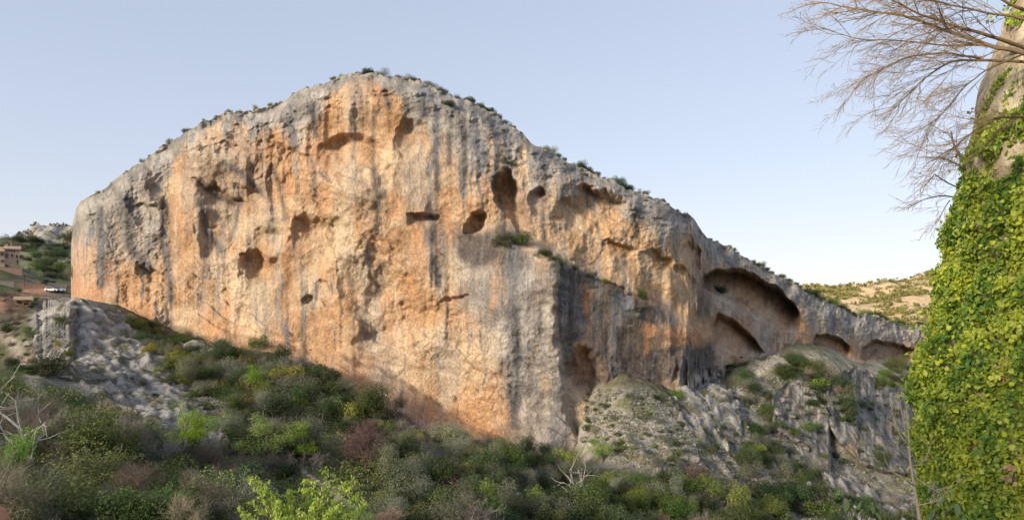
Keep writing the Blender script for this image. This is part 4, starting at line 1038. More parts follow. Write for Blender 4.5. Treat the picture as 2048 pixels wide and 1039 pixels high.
#=====STAGE
# ------------------------------------------------------------------ boulders, wall, steps
def boulder_mesh(seed):
    import bmesh
    bm = bmesh.new(); bmesh.ops.create_icosphere(bm, subdivisions=3, radius=1)
    v = np.array([p.co[:] for p in bm.verts])
    rg = np.random.default_rng(seed)
    for _ in range(9):                                   # knock flat faces off it
        n = rg.normal(size=3); n /= np.linalg.norm(n); h = rg.uniform(.55, .85)
        k = v @ n - h; v = v - np.outer(np.maximum(k, 0) * .85, n)
    v *= (1 + .10 * fbm(v[:, 0] * 2.2 + v[:, 2], v[:, 1] * 2.2 - v[:, 2], 3, seed))[:, None]
    v[:, 2] *= .75
    fc = np.array([[q.index for q in f.verts] for f in bm.faces]); bm.free()
    g = mix((.25, .235, .21), (.40, .375, .34), ss(-.3, .3, fbm(v[:, 0] * 2 + v[:, 2], v[:, 1] * 2, 3, seed + 1)))
    me = mesh_np('boulder', v, fc, 3, g, smooth=False); me.materials.append(M_SLAB)
    return me
BM = [boulder_mesh(500 + i) for i in range(4)]
for i, (px, py, r, lab) in enumerate(((388,702,2.6,'large pale boulder below the left part of the cliff'),(352,697,1.9,'pale boulder left of the large one below the cliff'),(430,705,1.5,'reddish pale boulder at the start of the orange slab'),
    (560,752,1.6,'grey boulder behind the lone light green tree'),(985,985,1.9,'flat grey boulder in the thicket below the buttress'),(1030,1000,1.4,'small grey boulder right of the flat one'),(1078,1032,2.1,'large pale boulder at the bottom edge'),
    (1245,985,2.4,'broad pale boulder at the foot of the scree'),(1290,1000,1.6,'pale boulder right of the broad one at the scree foot'),(905,890,1.2,'small boulder at the tip of the orange slab'),(960,1010,1.1,'small boulder left of the bottom boulder'),
    (130,690,1.2,'small block on the knoll beside the steep outcrop'),(62,690,1.5,'block on the bank left of the steep outcrop'),(75,705,1.2,'smaller block below the bank left of the outcrop'),(1420,700,1.2,'block at the mouth of the lower cave'),(1290,790,.9,'pale block at the foot of the dark wall'),(1240,785,.8,'small pale block under the niche'),(855,975,1.8,'pale boulder half hidden right of the broad olive'))):
    Yh = hit(px, py); p = P(px, py, Yh)
    o = link('boulder', BM[i % 4], label=lab, category='boulder', loc=(p.x, p.y + r * .2, p.z + r * .15))
    o.scale = (r, r * .85, r * rng.uniform(.75, 1.0)); o.rotation_euler = (rng.normal() * .2, rng.normal() * .2, rng.uniform(0, 6.28))
for i in range(34):
    for _ in range(40):
        px, py = rng.uniform(1170, 1640), rng.uniform(790, 985)
        if Z_SCREE(np.array([px]), np.array([py]))[0] > .8: break
    Yh = hit(px, py); p = P(px, py, Yh); r = rng.uniform(.45, 1.25)
    o = link('scree_boulder', BM[i % 4], label='pale fallen boulder on the stony slope right of the buttress', category='boulder', group='fallen boulders on the scree', loc=(p.x, p.y, p.z + r * .2))
    o.scale = (r, r * .8, r * rng.uniform(.6, 1)); o.rotation_euler = (rng.normal() * .3, rng.normal() * .3, rng.uniform(0, 6.28))
    SCATTERED.setdefault(('fallen boulder', 'on the stony slope right of the buttress'), []).append((px, o))
# stones of the pale ridge that runs down the knoll
for i in range(46):
    t = i / 45; px = np.interp(t, [0, .5, 1], [330, 395, 458]) + rng.uniform(-6, 6); py = np.interp(t, [0, .5, 1], [762, 822, 880]) + rng.uniform(-4, 4)
    Yh = hit(px, py); p = P(px, py, Yh); r = rng.uniform(.35, .95)
    o = link('ridge_stone', BM[i % 4], label='one of the pale angular stones in the ridge running down the knoll', category='stone', group='stones of the knoll ridge', loc=(p.x, p.y, p.z + r * .2))
    SCATTERED.setdefault(('pale stone', 'in the ridge running down the knoll'), []).append((px, o))
    o.scale = (r, r, r * .8); o.rotation_euler = (rng.normal() * .4, rng.normal() * .4, rng.uniform(0, 6.28))
M_STONE = plain('dry_stone', (.36, .33, .29), .95, (((1.5, 1.5, 1.5), .7, 1.25), ((9, 9, 9), .75, 1.2)), (6, .05))
wall = link('dry_stone_wall', None, label='low pale dry stone wall crossing the foot of the knoll', category='wall')
sm = MB().box(-.5, .5, -.3, .3, -.3, .35).mesh('stone'); sm.materials.append(M_STONE)
for i in range(44):
    t = i / 43; px = np.interp(t, [0, .3, 1], [198, 232, 302]); py = np.interp(t, [0, .3, 1], [818, 817, 836])
    Yh = hit(px, py); p = P(px, py, Yh)
    o = link('stone', sm, parent=wall, loc=(p.x, p.y, p.z + .25 + .12 * rng.random())); o.scale = (rng.uniform(.35, .7), 1, rng.uniform(.8, 1.3)); o.rotation_euler = (rng.normal() * .06, rng.normal() * .08, rng.normal() * .2)
M_STEP = plain('step_stone', (.40, .32, .26), .95, (((1.5, 1.5, 1.5), .75, 1.2), ((8, 8, 8), .75, 1.2)), (7, .04))
st = link('stone_steps', None, label='flight of pale stone steps descending between the green trees', category='steps')
M_IRON = plain('dark_iron', (.03, .028, .026), .6)
stm = MB().box(-1.15, 1.15, -.30, .30, -.6, 0).mesh('step'); stm.materials.append(M_STEP)
pm = MB().tube([(0, 0, 0), (0, 0, 1.1)], [.035, .035], 6).mesh('post'); pm.materials.append(M_IRON)
for i in range(15):
    t = i / 14; px = 588 + t * 118; py = 934 + t * 84
    Yh = hit(px, py); p = P(px, py, Yh)
    o = link('step', stm, parent=st, loc=(p.x, p.y, p.z + .35)); o.rotation_euler = (0, 0, -.9 + rng.normal() * .08)
    if i % 3 == 0: link('post', pm, parent=st, loc=(p.x + .9, p.y + .75, p.z + .3))

# ------------------------------------------------------------------ village at the left edge
M_WALL = plain('tan_render', (.50, .36, .26), .95, (((.5, .5, .5), .85, 1.12), ((6, 6, 6), .9, 1.1)), (8, .03))
M_WALLR = plain('pink_stone', (.42, .27, .20), .95, (((.8, .8, 1.6), .75, 1.2), ((5, 5, 9), .8, 1.2)), (5, .06))
M_TILE = plain('roof_tile', (.42, .30, .22), .9, (((3, .4, .4), .75, 1.2), ((9, 9, 9), .8, 1.15)), (7, .05))
M_GLASS = plain('window_glass', (.035, .04, .05), .08, (), spec=.6)
M_WHITE = plain('white_paint', (.75, .76, .78), .3, (((2, 2, 2), .95, 1.05),), spec=.5)
M_BLUE = plain('silver_blue_paint', (.42, .48, .60), .3, (((2, 2, 2), .95, 1.05),), spec=.5)
M_WOOD = plain('dark_wood', (.10, .06, .04), .8)
M_RUBBER = plain('tyre_rubber', (.02, .02, .02), .9)

hY = 262.0; hp = P(5, 533, hY)
house = link('village_house', None, label='tan three storey house with tiled roof on the left hillside', category='house', loc=hp)
u = hY / F
house.rotation_euler = (0, 0, .635)
def hx(px): return (px - 5) * u * .81
def hz_(py): return (533 - py) * u
def part(name, mb, mat, par): 
    me = mb.mesh(name); me.materials.append(mat); return link(name, me, parent=par)
part('wall', MB().box(hx(9), hx(39), 0, 9, -3, hz_(497)), M_WALL, house)
part('wing_wall', MB().box(hx(-34), hx(9) - .02, -.9, 8, -3, hz_(503)), M_WALL, house)
rf = part('roof', MB().prism([(hx(7), hz_(496)), (hx(41), hz_(498)), (hx(41), hz_(499)), (hx(7), hz_(498))], -.8, .0), M_TILE, house)
def slope_roof(x0, x1, ye, yr, ze, zr_, th=.22):
    m = MB(); n = 0
    m.v += [(x0, ye, ze), (x1, ye, ze), (x1, yr, zr_), (x0, yr, zr_), (x0, ye, ze + th), (x1, ye, ze + th), (x1, yr, zr_ + th), (x0, yr, zr_ + th)]
    m.f += [(3, 2, 1, 0), (4, 5, 6, 7), (0, 1, 5, 4), (1, 2, 6, 5), (2, 3, 7, 6), (3, 0, 4, 7)]
    return m
part('roof_slope', slope_roof(hx(7), hx(42), -.9, 4.6, hz_(497.5), hz_(490)), M_TILE, rf)
part('roof_slope', slope_roof(hx(7), hx(42), 9.9, 4.62, hz_(497.5), hz_(490)), M_TILE, rf)
part('wing_roof', slope_roof(hx(-36), hx(9) - .05, -1.8, 5, hz_(503.5), hz_(493)), M_TILE, house)
for cx_, cy_ in ((13, 486), (22, 486.5)): part('chimney', MB().box(hx(cx_ - 1.8), hx(cx_ + 1.8), 3.6, 4.8, hz_(494), hz_(cy_)).box(hx(cx_ - 2.4), hx(cx_ + 2.4), 3.4, 5.0, hz_(cy_) + .01, hz_(cy_ - 1)), M_WALL, house)
for x0, x1, y0, y1 in ((12,14.5,499.5,502.5),(17,19.5,499.5,502.5),(22,24.5,499.5,502.5),(27,29.5,500,503),(11,16.5,506,515),(21.5,26,507,512.5),(32,35.5,508.5,515),(33,36,519,529),(2,7,506,511),(-8,-3,507,512),(3,7,519,524.5),(-6,-2,519,524.5)):
    fy = 0 if x0 > 8 else -.9
    w_ = part('window', MB().box(hx(x0), hx(x1), fy - .10, fy - .03, hz_(y1), hz_(y0)), M_WOOD, house)
    part('pane', MB().box(hx(x0) + .12, (hx(x0) + hx(x1)) / 2 - .05, fy - .13, fy - .11, hz_(y1) + .12, hz_(y0) - .12).box((hx(x0) + hx(x1)) / 2 + .05, hx(x1) - .12, fy - .13, fy - .11, hz_(y1) + .12, hz_(y0) - .12), M_GLASS, w_)
def retaining(x0, x1, y0, y1, dY, lab, mat=M_WALLR, th=.6):
    Yw = hit((x0 + x1) / 2, y1) + dY; a = P(x0, y1, Yw); b = P(x1, y0, Yw)
    o = link('retaining_wall', None, label=lab, category='wall', loc=(a.x, a.y, a.z))
    o.rotation_euler = (0, 0, .6); L_, H_ = (b.x - a.x) * .82, b.z - a.z
    part('wall', MB().box(0, L_, 0, th, -2.0, H_), mat, o)
    part('coping', MB().box(-.08, L_ + .08, -.08, th + .08, H_ + .003, H_ + .16), M_STONE, o)
retaining(-20, 43, 534, 545, -.6, 'pink stone retaining wall under the tan house')
retaining(-10, 27, 562, 572, -.4, 'stone terrace wall with a pillar below the tan house', M_STONE)
retaining(40, 92, 569, 577, -.4, 'long reddish wall beside the road')
retaining(96, 134, 566, 575, -.4, 'pale wall behind the two parked cars', M_STONE)
sY = hit(46, 612); sp = P(30, 612, sY); us = sY / F
shed = link('open_shed', None, label='open fronted stone shed with tiled roof below the road', category='shed', loc=sp)
shed.rotation_euler = (0, 0, .6); us *= .82
part('back_wall', MB().box(0, 31 * us, 3.6, 4, -1, 17 * us), M_WALLR, shed)
part('side_wall', MB().box(0, .4, .02, 3.58, -1, 15 * us), M_WALLR, shed); part('side_wall', MB().box(31 * us - .4, 31 * us, .02, 3.58, -1, 15 * us), M_WALLR, shed)
part('low_wall', MB().box(-.6, 31 * us + .5, -.45, 0, -2.5, 3.5 * us), M_WALLR, shed)
for q in (.2, 15.5 * us, 31 * us - .2): part('post', MB().box(q - .18, q + .18, .03, .38, 3.5 * us, 14.5 * us), M_STONE, shed)
part('roof', slope_roof(-.5, 31 * us + .6, -.8, 4.3, 15 * us, 23 * us, .18), M_TILE, shed)

def car(px, py, rz, paint, lab):
    Yc_ = hit(px, py); p = P(px, py, Yc_)
    o = link('parked_car', None, label=lab, category='car', group='parked cars', loc=(p.x, p.y - .5, p.z + .25))
    o.rotation_euler = (0, 0, rz)
    body = part('body', MB().prism([(-2.1, .3), (2.05, .3), (2.1, .65), (1.95, .85), (1.0, .95), (-2.0, .98), (-2.12, .7)], -.85, .85), paint, o)
    part('cabin', MB().prism([(-1.85, .97), (1.0, .96), (.35, 1.42), (-1.5, 1.46)], -.76, .76), paint, o)
    for s in (-1, 1): part('side_window', MB().prism([(-1.6, 1.02), (.72, 1.0), (.28, 1.36), (-1.4, 1.39)], s * .765 - .01, s * .765 + .01), M_GLASS, o)
    ws = MB(); ws.v += [(1.0, -.66, .985), (1.0, .66, .985), (.42, .62, 1.40), (.42, -.62, 1.40)]; ws.v = [(x + .03, y, z + .01) for x, y, z in ws.v]; ws.f += [(0, 1, 2, 3)]
    part('windscreen', ws, M_GLASS, o)
    for x in (-1.3, 1.32):
        for s in (-1, 1): part('wheel', MB().tube([(x, s * .68, .32), (x, s * .88, .32)], [.32, .32], 14), M_RUBBER, o)
    for s in (-.6, .6): part('headlight', MB().box(2.02, 2.10, s - .16, s + .16, .66, .78), M_GLASS, o)
car(106, 584, .15, M_WHITE, 'white car parked on the left of the two by the road')
car(122, 584, .3, M_BLUE, 'silver blue car parked on the right of the two by the road')
lY = hit(49, 574); lp = P(49, 574, lY)
lamp = link('street_lamp', None, label='dark post lamp standing beside the village road', category='lamp', loc=lp)
part('post', MB().tube([(0, 0, -.5), (0, 0, 3.6)], [.07, .05], 8), M_IRON, lamp)
part('lantern', MB().tube([(0, 0, 3.6), (0, 0, 3.75), (0, 0, 4.2), (0, 0, 4.4)], [.08, .16, .24, .05], 8), M_IRON, lamp)

# ------------------------------------------------------------------ ivy-clad tower at the right
D_, R_ = 17.0, 3.4
prof = pl([(-200,2100),(-40,2085),(20,2060),(60,2036),(100,2010),(150,1984),(180,1970),(230,1957),(280,1945),(330,1934),(345,1927),(395,1908),(430,1893),(470,1884),(520,1876),(570,1867),(620,1858),(665,1851),(715,1824),(750,1812),(800,1812),(830,1818),(870,1822),(940,1828),(970,1836),(1040,1842),(1300,1830)])
YT = math.sqrt(D_ ** 2 - R_ ** 2) * math.cos(math.radians(31.5))
def tower_centre(z):
    py = HZ - z * F / YT
    a = np.arctan((prof(py) - CX) / F) + math.asin(R_ / D_)
    return np.sin(a) * D_, np.cos(a) * D_
def tower_pt(th, z, off=0.0):
    cx_, cy_ = tower_centre(z)
    return np.stack([cx_ - (R_ + off) * np.cos(th), cy_ - (R_ + off) * np.sin(th), z + 0 * th], -1)
tz = np.linspace(-9, 10, 210); tt = np.linspace(math.radians(-75), math.radians(150), 130)
TH, TZ = np.meshgrid(tt, tz)
rough = .10 * fbm(TH * 3.4, TZ / 1.1, 4, 601) + .05 * ridged(TH * 7, TZ / .5, 3, 602)
pyg = HZ - TZ * F / YT
core_in = -.03 - .39 * ss(320, 420, pyg + 30 * fbm(TH * 3, TZ / 2, 2, 605))
TP = tower_pt(TH, TZ, rough + core_in)
tc_ = mix((.84, .72, .52), (.70, .54, .35), ss(-.15, .35, fbm(TH * 4, TZ / 1.3, 4, 603)))
tc_ = mix(tc_, (.30, .22, .14), ss(.3, .5, ridged(TH * 5, TZ / .9, 3, 604) - .55) * .6)
tme = mesh_np('rock_tower', TP.reshape(-1, 3), grid_faces(*TH.shape), 4, tc_.reshape(-1, 3))
M_TOWER = rock_material('pale_tower_stone', [((1.2, 1.2, 1.2), .85, 1.12), ((6, 6, 6), .82, 1.16)], [((2.2, 2.2, 2.2), .12, 'n'), ((9, 9, 9), .04, 'n')])
link('stone_tower', tme, M_TOWER, label='pale rough stone tower showing above the ivy at the right edge', category='tower')

M_IVY = leaf_material('ivy_leaf', (.10, .215, .024), (.58, .62, .05), .3, .5, vary=.0, spec=.4)
M_IVYDRY = leaf_material('dry_ivy_leaf', (.34, .23, .12), (.44, .31, .17), .2, .8, vary=.1)
ivy = link('ivy', None, label='dense green ivy covering the stone tower along the right edge', category='ivy', loc=tuple(Vector((float(tower_centre(-7)[0]) - 3, 12, -7))))
def ivy_cloud(n, seed, t0=-50, t1=75):
    rg = np.random.default_rng(seed)
    th = rg.uniform(math.radians(t0), math.radians(t1), n); z = rg.uniform(-7.5, 7.5, n)
    py = HZ - z * F / YT
    clump = fbm(th * 4.2, z / .8, 3, 611) + .5 * fbm(th * 11, z / .3, 2, 612)
    off = -.10 + .30 * np.clip(clump, -.5, .9) + rg.uniform(-.14, .05, n)
    off = np.where(py < 345, off + .12, off)
    p = tower_pt(th, z, off)
    px = CX + p[:, 0] / p[:, 1] * F; py = HZ - p[:, 2] / p[:, 1] * F
    edge = pl([(1700,390),(1915,320),(1940,285),(1966,205),(1990,160),(2015,138),(2100,128),(2400,120)])(px) + 16 * clump
    keep = (py > edge) | ((px > 2004 + 20 * clump) & (py < 46 + 30 * clump))
    keep &= (th < 3)
    p, th, clump, z = p[keep], th[keep], clump[keep], z[keep]
    nrm = np.stack([-np.cos(th), -np.sin(th), 0 * th], -1)
    e = .25
    nm = nrm + rg.normal(size=nrm.shape) * .7 + np.array([0, 0, .38])
    tone = np.clip(.36 + .75 * fbm(th * 5, z / .9, 4, 614) + rg.normal(size=len(z)) * .22, 0, 1)
    return p, nm, tone, rg
p_, nm_, tone_, rg_ = ivy_cloud(105000, 620)
V, Fc = leaves(p_, nm_, .088 * rg_.uniform(.5, 1.6, len(p_)), .074 * rg_.uniform(.5, 1.4, len(p_)), rg_, 1.1)
me = mesh_np('foliage', V - np.array(ivy.location), Fc, 4, np.repeat(np.repeat(tone_, 4)[:, None], 3, 1), smooth=False)
link('foliage', me, M_IVY, parent=ivy, kind='stuff')
p_, nm_, tone_, rg_ = ivy_cloud(22000, 622, 74, 148)
V, Fc = leaves(p_, nm_, .13 * rg_.uniform(.6, 1.5, len(p_)), .12 * rg_.uniform(.6, 1.3, len(p_)), rg_, 1.1)
me = mesh_np('foliage', V - np.array(ivy.location), Fc, 4, np.repeat(np.repeat(tone_, 4)[:, None], 3, 1), smooth=False)
link('foliage', me, M_IVY, parent=ivy, kind='stuff')
p_, nm_, tone_, rg_ = ivy_cloud(420, 623)                # shoots that stand out from the mass
sp, sn, stn = [], [], []
for a_, b_, c_ in zip(p_, nm_, tone_):
    d_ = b_ / np.linalg.norm(b_) + rg_.normal(size=3) * .35 + np.array([0, 0, rg_.uniform(-.5, .5)]); d_ /= np.linalg.norm(d_); L_ = rg_.uniform(.15, .42)
    for k in range(11):
        sp.append(a_ + d_ * L_ * k / 10 + rg_.normal(size=3) * .03 - np.array([0, 0, .0018 * k * k])); sn.append(b_ + rg_.normal(size=3) * .7); stn.append(np.clip(c_ + rg_.normal() * .15, 0, 1))
V, Fc = leaves(np.array(sp), np.array(sn), .085 * rg_.uniform(.6, 1.4, len(sp)), .07, rg_, 1.1)
me = mesh_np('shoots', V - np.array(ivy.location), Fc, 4, np.repeat(np.repeat(stn, 4)[:, None], 3, 1), smooth=False)
link('shoots', me, M_IVY, parent=ivy, kind='stuff')
lv = np.array([(0, 0, 0), (-.5, .25, .05), (-.32, .55, .03), (-.42, .8, .02), (-.12, .78, -.02), (0, 1.1, -.08), (.12, .78, -.02), (.42, .8, .02), (.32, .55, .03), (.5, .25, .05), (0, .45, -.08)])
leaf_me = mesh_np('leaf', lv, np.array([(10, i, (i + 1) % 10) for i in range(10)]), 3, np.full((11, 3), .75), smooth=False); leaf_me.materials.append(M_IVY)
p_, nm_, tone_, rg_ = ivy_cloud(9000, 621)
pxl = CX + p_[:, 0] / p_[:, 1] * F; pyl = HZ - p_[:, 2] / p_[:, 1] * F
near = np.nonzero((pxl < 2046) & (pyl > 350) & (pyl < 1036) & (nm_ @ np.array([-.55, -.83, 0]) > .5))[0]
for i in near[rg_.permutation(len(near))[:300]]:
    n = Vector(nm_[i]).normalized(); dn = Vector((rg_.normal() * .5, rg_.normal() * .5, -1)); yv = (dn - n * dn.dot(n)).normalized(); xv = yv.cross(n)
    s = rg_.uniform(.065, .11)
    M4 = Matrix.Translation(Vector(p_[i]) + n * .05 - ivy.location) @ Matrix((xv, yv, n)).transposed().to_4x4() @ Matrix.Scale(s, 4)
    o = link('leaf', leaf_me, parent=ivy); o.matrix_local = M4
for px, py in ((2007, 747), (2015, 938)):
    rg = np.random.default_rng(px); n = 26
    # set on the surface the ivy grows on
    best = p_[np.argmin((pxl - px) ** 2 + (pyl - py) ** 2)]
    C_ = best + rg.normal(size=(n, 3)) * [.07, .03, .11] + np.array([-.10, -.16, 0])
    V, Fc = leaves(C_, rg.normal(size=(n, 3)) + [-.5, -.9, .3], .10, .07, rg, 1.0)
    me = mesh_np('dry_leaves', V - np.array(ivy.location), Fc, 4, np.repeat(np.repeat(rg.random(n), 4)[:, None], 3, 1), smooth=False)
    link('dry_leaves', me, M_IVYDRY, parent=ivy, label='patch of dry brown leaves in the ivy')

# ------------------------------------------------------------------ bare tree reaching in from the right
M_BRANCH = leaf_material('brown_branch', (.12, .085, .05), (.24, .165, .09), 0, .85, vary=.05, spec=.15)  # the bark's own brown
def sprays(rg, pts, n, L, lev, out, drift, r, s0=.12):
    pts = np.array(pts, float)
    seg = np.r_[0, np.cumsum(np.linalg.norm(np.diff(pts, axis=0), axis=1))]
    for k in range(n):
        t = seg[-1] * (s0 + (1 - s0) * (k + rg.random()) / n)
        i = min(np.searchsorted(seg, t) - 1, len(pts) - 2); i = max(i, 0)
        f = (t - seg[i]) / (seg[i + 1] - seg[i]); b = pts[i] * (1 - f) + pts[i + 1] * f
        ax = pts[i + 1] - pts[i]; ax /= np.linalg.norm(ax)
        d = ax * 1.0 + rg.normal(size=3) * [.45, .45, .5] + drift; d /= np.linalg.norm(d)
        LL = L * rg.uniform(.55, 1.2) * (1 - .35 * t / seg[-1]); q = b; node = [b]; ns = 4 if lev < 2 else 3
        for s in range(ns):
            d = d + rg.normal(size=3) * .16 + np.array([0, 0, -.03]) ; d /= np.linalg.norm(d)
            q2 = q + d * LL / ns
            out.append((q, q2, r * (1 - .7 * s / ns), r * (1 - .7 * (s + 1) / ns), lev)); q = q2; node.append(q)
        if lev < 2: sprays(rg, node, (7, 4)[lev], LL * .55, lev + 1, out, drift * .8, r * .55)
bt = link('bare_tree', None, label='leafless tree reaching into the sky from the right edge', category='tree', loc=(11.2, 11.0, -9))
org = np.array(bt.location)
limbs = [([(2230,230,11),(2120,135,11),(2048,108,11.2),(1985,95,11.4),(1920,72,11.6),(1860,48,11.8),(1790,28,12),(1720,18,12.2),(1650,5,12.4)], .055),
         ([(2120,135,11),(2048,98,10.9),(1975,74,10.8),(1890,50,10.7),(1830,30,10.7),(1760,-8,10.7)], .045),
         ([(2150,150,11),(2048,120,11.3),(1960,116,11.6),(1900,120,11.8),(1860,145,12),(1820,185,12.1),(1790,215,12.2)], .035),
         ([(2160,280,11),(2048,234,10.7),(1990,237,10.6),(1950,262,10.5),(1915,295,10.5),(1878,318,10.5)], .03),
         ([(2150,80,11.2),(2048,36,11.4),(1960,22,11.5),(1880,0,11.6),(1800,-22,11.7)], .035),
         ([(2120,140,11.2),(2000,92,12.2),(1900,92,12.6),(1800,80,12.8),(1720,78,13),(1640,52,13.2)], .03),
         ([(1960,116,11.6),(1890,103,11.7),(1820,110,11.8),(1760,138,11.9),(1715,165,12)], .022),
         ([(2048,108,11.2),(1980,140,11),(1930,175,10.9),(1890,225,10.8),(1860,250,10.8)], .02),
         ([(2048,20,11.0),(1960,-20,11.0),(1850,-50,11)], .03)]
rg = np.random.default_rng(650)
tp = MB().tube([org - org + Vector((0, 0, -1)), Vector((.1, 0, 5)), Vector(np.array(P(2230,230,11)) - org)], [.28, .22, .16], 9).mesh('trunk', True)
tp.color_attributes.new('tint', 'FLOAT_COLOR', 'POINT'); tp.materials.append(M_BRANCH); link('trunk', tp, parent=bt)
for pts_, r in limbs:
    w3 = [np.array(P(*q)) - org for q in pts_]
    # smooth the limb
    t0 = np.linspace(0, 1, len(w3)); t1 = np.linspace(0, 1, len(w3) * 4); w3 = np.array(w3)
    sm_ = np.stack([np.interp(t1, t0, w3[:, k]) for k in range(3)], -1)
    sm_[1:-1] = (sm_[:-2] + 2 * sm_[1:-1] + sm_[2:]) / 4; sm_ += np.cumsum(rg.normal(size=sm_.shape), 0) * .006
    bm_ = MB().tube([Vector(q) for q in sm_], list(np.linspace(r * .85, r * .16, len(sm_))), 6).mesh('branch', True)
    a = bm_.color_attributes.new('tint', 'FLOAT_COLOR', 'POINT'); a.data.foreach_set('color', np.full(len(bm_.vertices) * 4, .5, np.float32))
    bm_.materials.append(M_BRANCH); br = link('branch', bm_, parent=bt)
    out = []
    sprays(rg, sm_, 22, 1.25, 0, out, np.array([-.35, .0, -.12]), r * .22, .36)
    A = [np.array([o[k] for o in out]) for k in range(5)]
    V, Fc = tubes(A[0], A[1], np.maximum(A[2], .0022), np.maximum(A[3], .0017))
    me = mesh_np('twigs', V, Fc, 4, np.repeat(np.repeat(np.clip(.5 + .2 * A[4] + .2 * rg.random(len(out)), 0, 1), 6)[:, None], 3, 1), smooth=False)
    me.materials.append(M_BRANCH); link('twigs', me, parent=br, kind='stuff')
# dry branches that stick out of the ivy on the tower edge
db = link('dry_branches', None, label='dry pale branches sticking out left from the edge of the ivy', category='branches', loc=tuple(P(1940, 340, 14.3)))
o2 = np.array(db.location)
for pts_, r in (([(1950,350,14.4),(1928,325,14.2),(1912,295,14.1),(1902,258,14)], .035), ([(1945,345,14.4),(1905,322,14.2),(1878,312,14),(1855,325,13.9)], .025), ([(1925,395,14.5),(1885,392,14.2),(1850,402,14),(1805,428,13.9)], .018), ([(1925,380,14.5),(1890,360,14.2),(1868,345,14),(1848,372,13.9),(1842,392,13.9)], .016), ([(1900,400,14.4),(1885,430,14.2),(1868,455,14)], .012), ([(2060,470,12.4),(2010,478,12.3),(1990,492,12.2)], .012), ([(2060,240,12.6),(2000,245,12.5),(1950,290,12.4),(1890,300,12.3)], .014)):
    w3 = np.array([np.array(P(*q)) - o2 for q in pts_])
    t0 = np.linspace(0, 1, len(w3)); t1 = np.linspace(0, 1, len(w3) * 3); sm_ = np.stack([np.interp(t1, t0, w3[:, k]) for k in range(3)], -1)
    sm_ += np.cumsum(rg.normal(size=sm_.shape), 0) * .006
    bm_ = MB().tube([Vector(q) for q in sm_], list(np.linspace(r, r * .35, len(sm_))), 5).mesh('branch', True)
    a = bm_.color_attributes.new('tint', 'FLOAT_COLOR', 'POINT'); a.data.foreach_set('color', np.full(len(bm_.vertices) * 4, .8, np.float32))
    bm_.materials.append(M_BRANCH); br = link('branch', bm_, parent=db)
    out = []; sprays(rg, sm_, 9, .75, 1, out, np.array([-.4, 0, -.15]), r * .3)
    A = [np.array([o[k] for o in out]) for k in range(5)]
    V, Fc = tubes(A[0], A[1], np.maximum(A[2], .0035), np.maximum(A[3], .0028))
    me = mesh_np('twigs', V, Fc, 4, np.repeat(np.full(len(out), .8), 6)[:, None].repeat(3, 1), smooth=False); me.materials.append(M_BRANCH); link('twigs', me, parent=br, kind='stuff')

# ------------------------------------------------------------------ foreground: young tree, broad-leaved plant, bare sapling, house edge
ft = link('young_tree', None, label='near young tree with fresh yellow green leaves at the bottom edge', category='tree', loc=tuple(P(610, 1250, 21)))
o3 = np.array(ft.location); rg = np.random.default_rng(700)
M_FRESH = leaf_material('fresh_leaf', (.30, .44, .02), (.50, .62, .06), .45, .5, vary=0)
stems, lp_ = [], []
tops = [(498,948,20.5),(520,965,20.6),(545,985,20.8),(535,1000,20.2),(505,1005,21),(580,985,21.4),(572,1010,21),(600,1020,20.4),(655,942,21.6),(668,955,21.8),(690,965,21.5),(705,965,22),(722,985,22),(735,1005,21.6),(625,965,21.8),(612,962,22.2),(640,1000,21),(680,1010,20.8),(660,1025,20.5),(475,1018,20.5),(555,1035,20.2),(710,1025,21),(740,1030,21.5),(615,1040,20),(700,1045,20)]
root = np.zeros(3); fork = np.array(P(610, 1120, 21)) - o3
stems.append((root - [0, 0, 2], fork, .09, .06))
for q in tops:
    e = np.array(P(*q)) - o3; m1 = fork + (e - fork) * .45 + rg.normal(size=3) * .12; m1[2] -= .15
    stems += [(fork, m1, .03, .018), (m1, e, .018, .006)]
    for k in range(20):
        t = rg.random() ** .7; b = m1 + (e - m1) * t
        d = rg.normal(size=3) * [.6, .6, .35] + [0, 0, .25]; d /= np.linalg.norm(d); L = rg.uniform(.12, .42) * (1.15 - t * .6)
        stems.append((b, b + d * L, .006, .003))
        for j in range(9):
            lp_.append(b + d * L * rg.uniform(.3, 1.05) + rg.normal(size=3) * .045)
A = [np.array([s[k] for s in stems]) for k in range(4)]
V, Fc = tubes(*A, 5); tm = mesh_np('trunk', V, Fc, 4, np.full((len(V), 3), .6)); tm.materials.append(M_BRANCH); link('trunk', tm, parent=ft)
lp_ = np.array(lp_); nm = rg.normal(size=lp_.shape) + [0, -.3, .5]
V, Fc = leaves(lp_, nm, .15 * rg.uniform(.6, 1.3, len(lp_)), .042, rg, 1.4)
cm = mesh_np('crown', V, Fc, 4, np.repeat(np.repeat(rg.random(len(lp_)), 4)[:, None], 3, 1), smooth=False); cm.materials.append(M_FRESH); link('crown', cm, parent=ft)

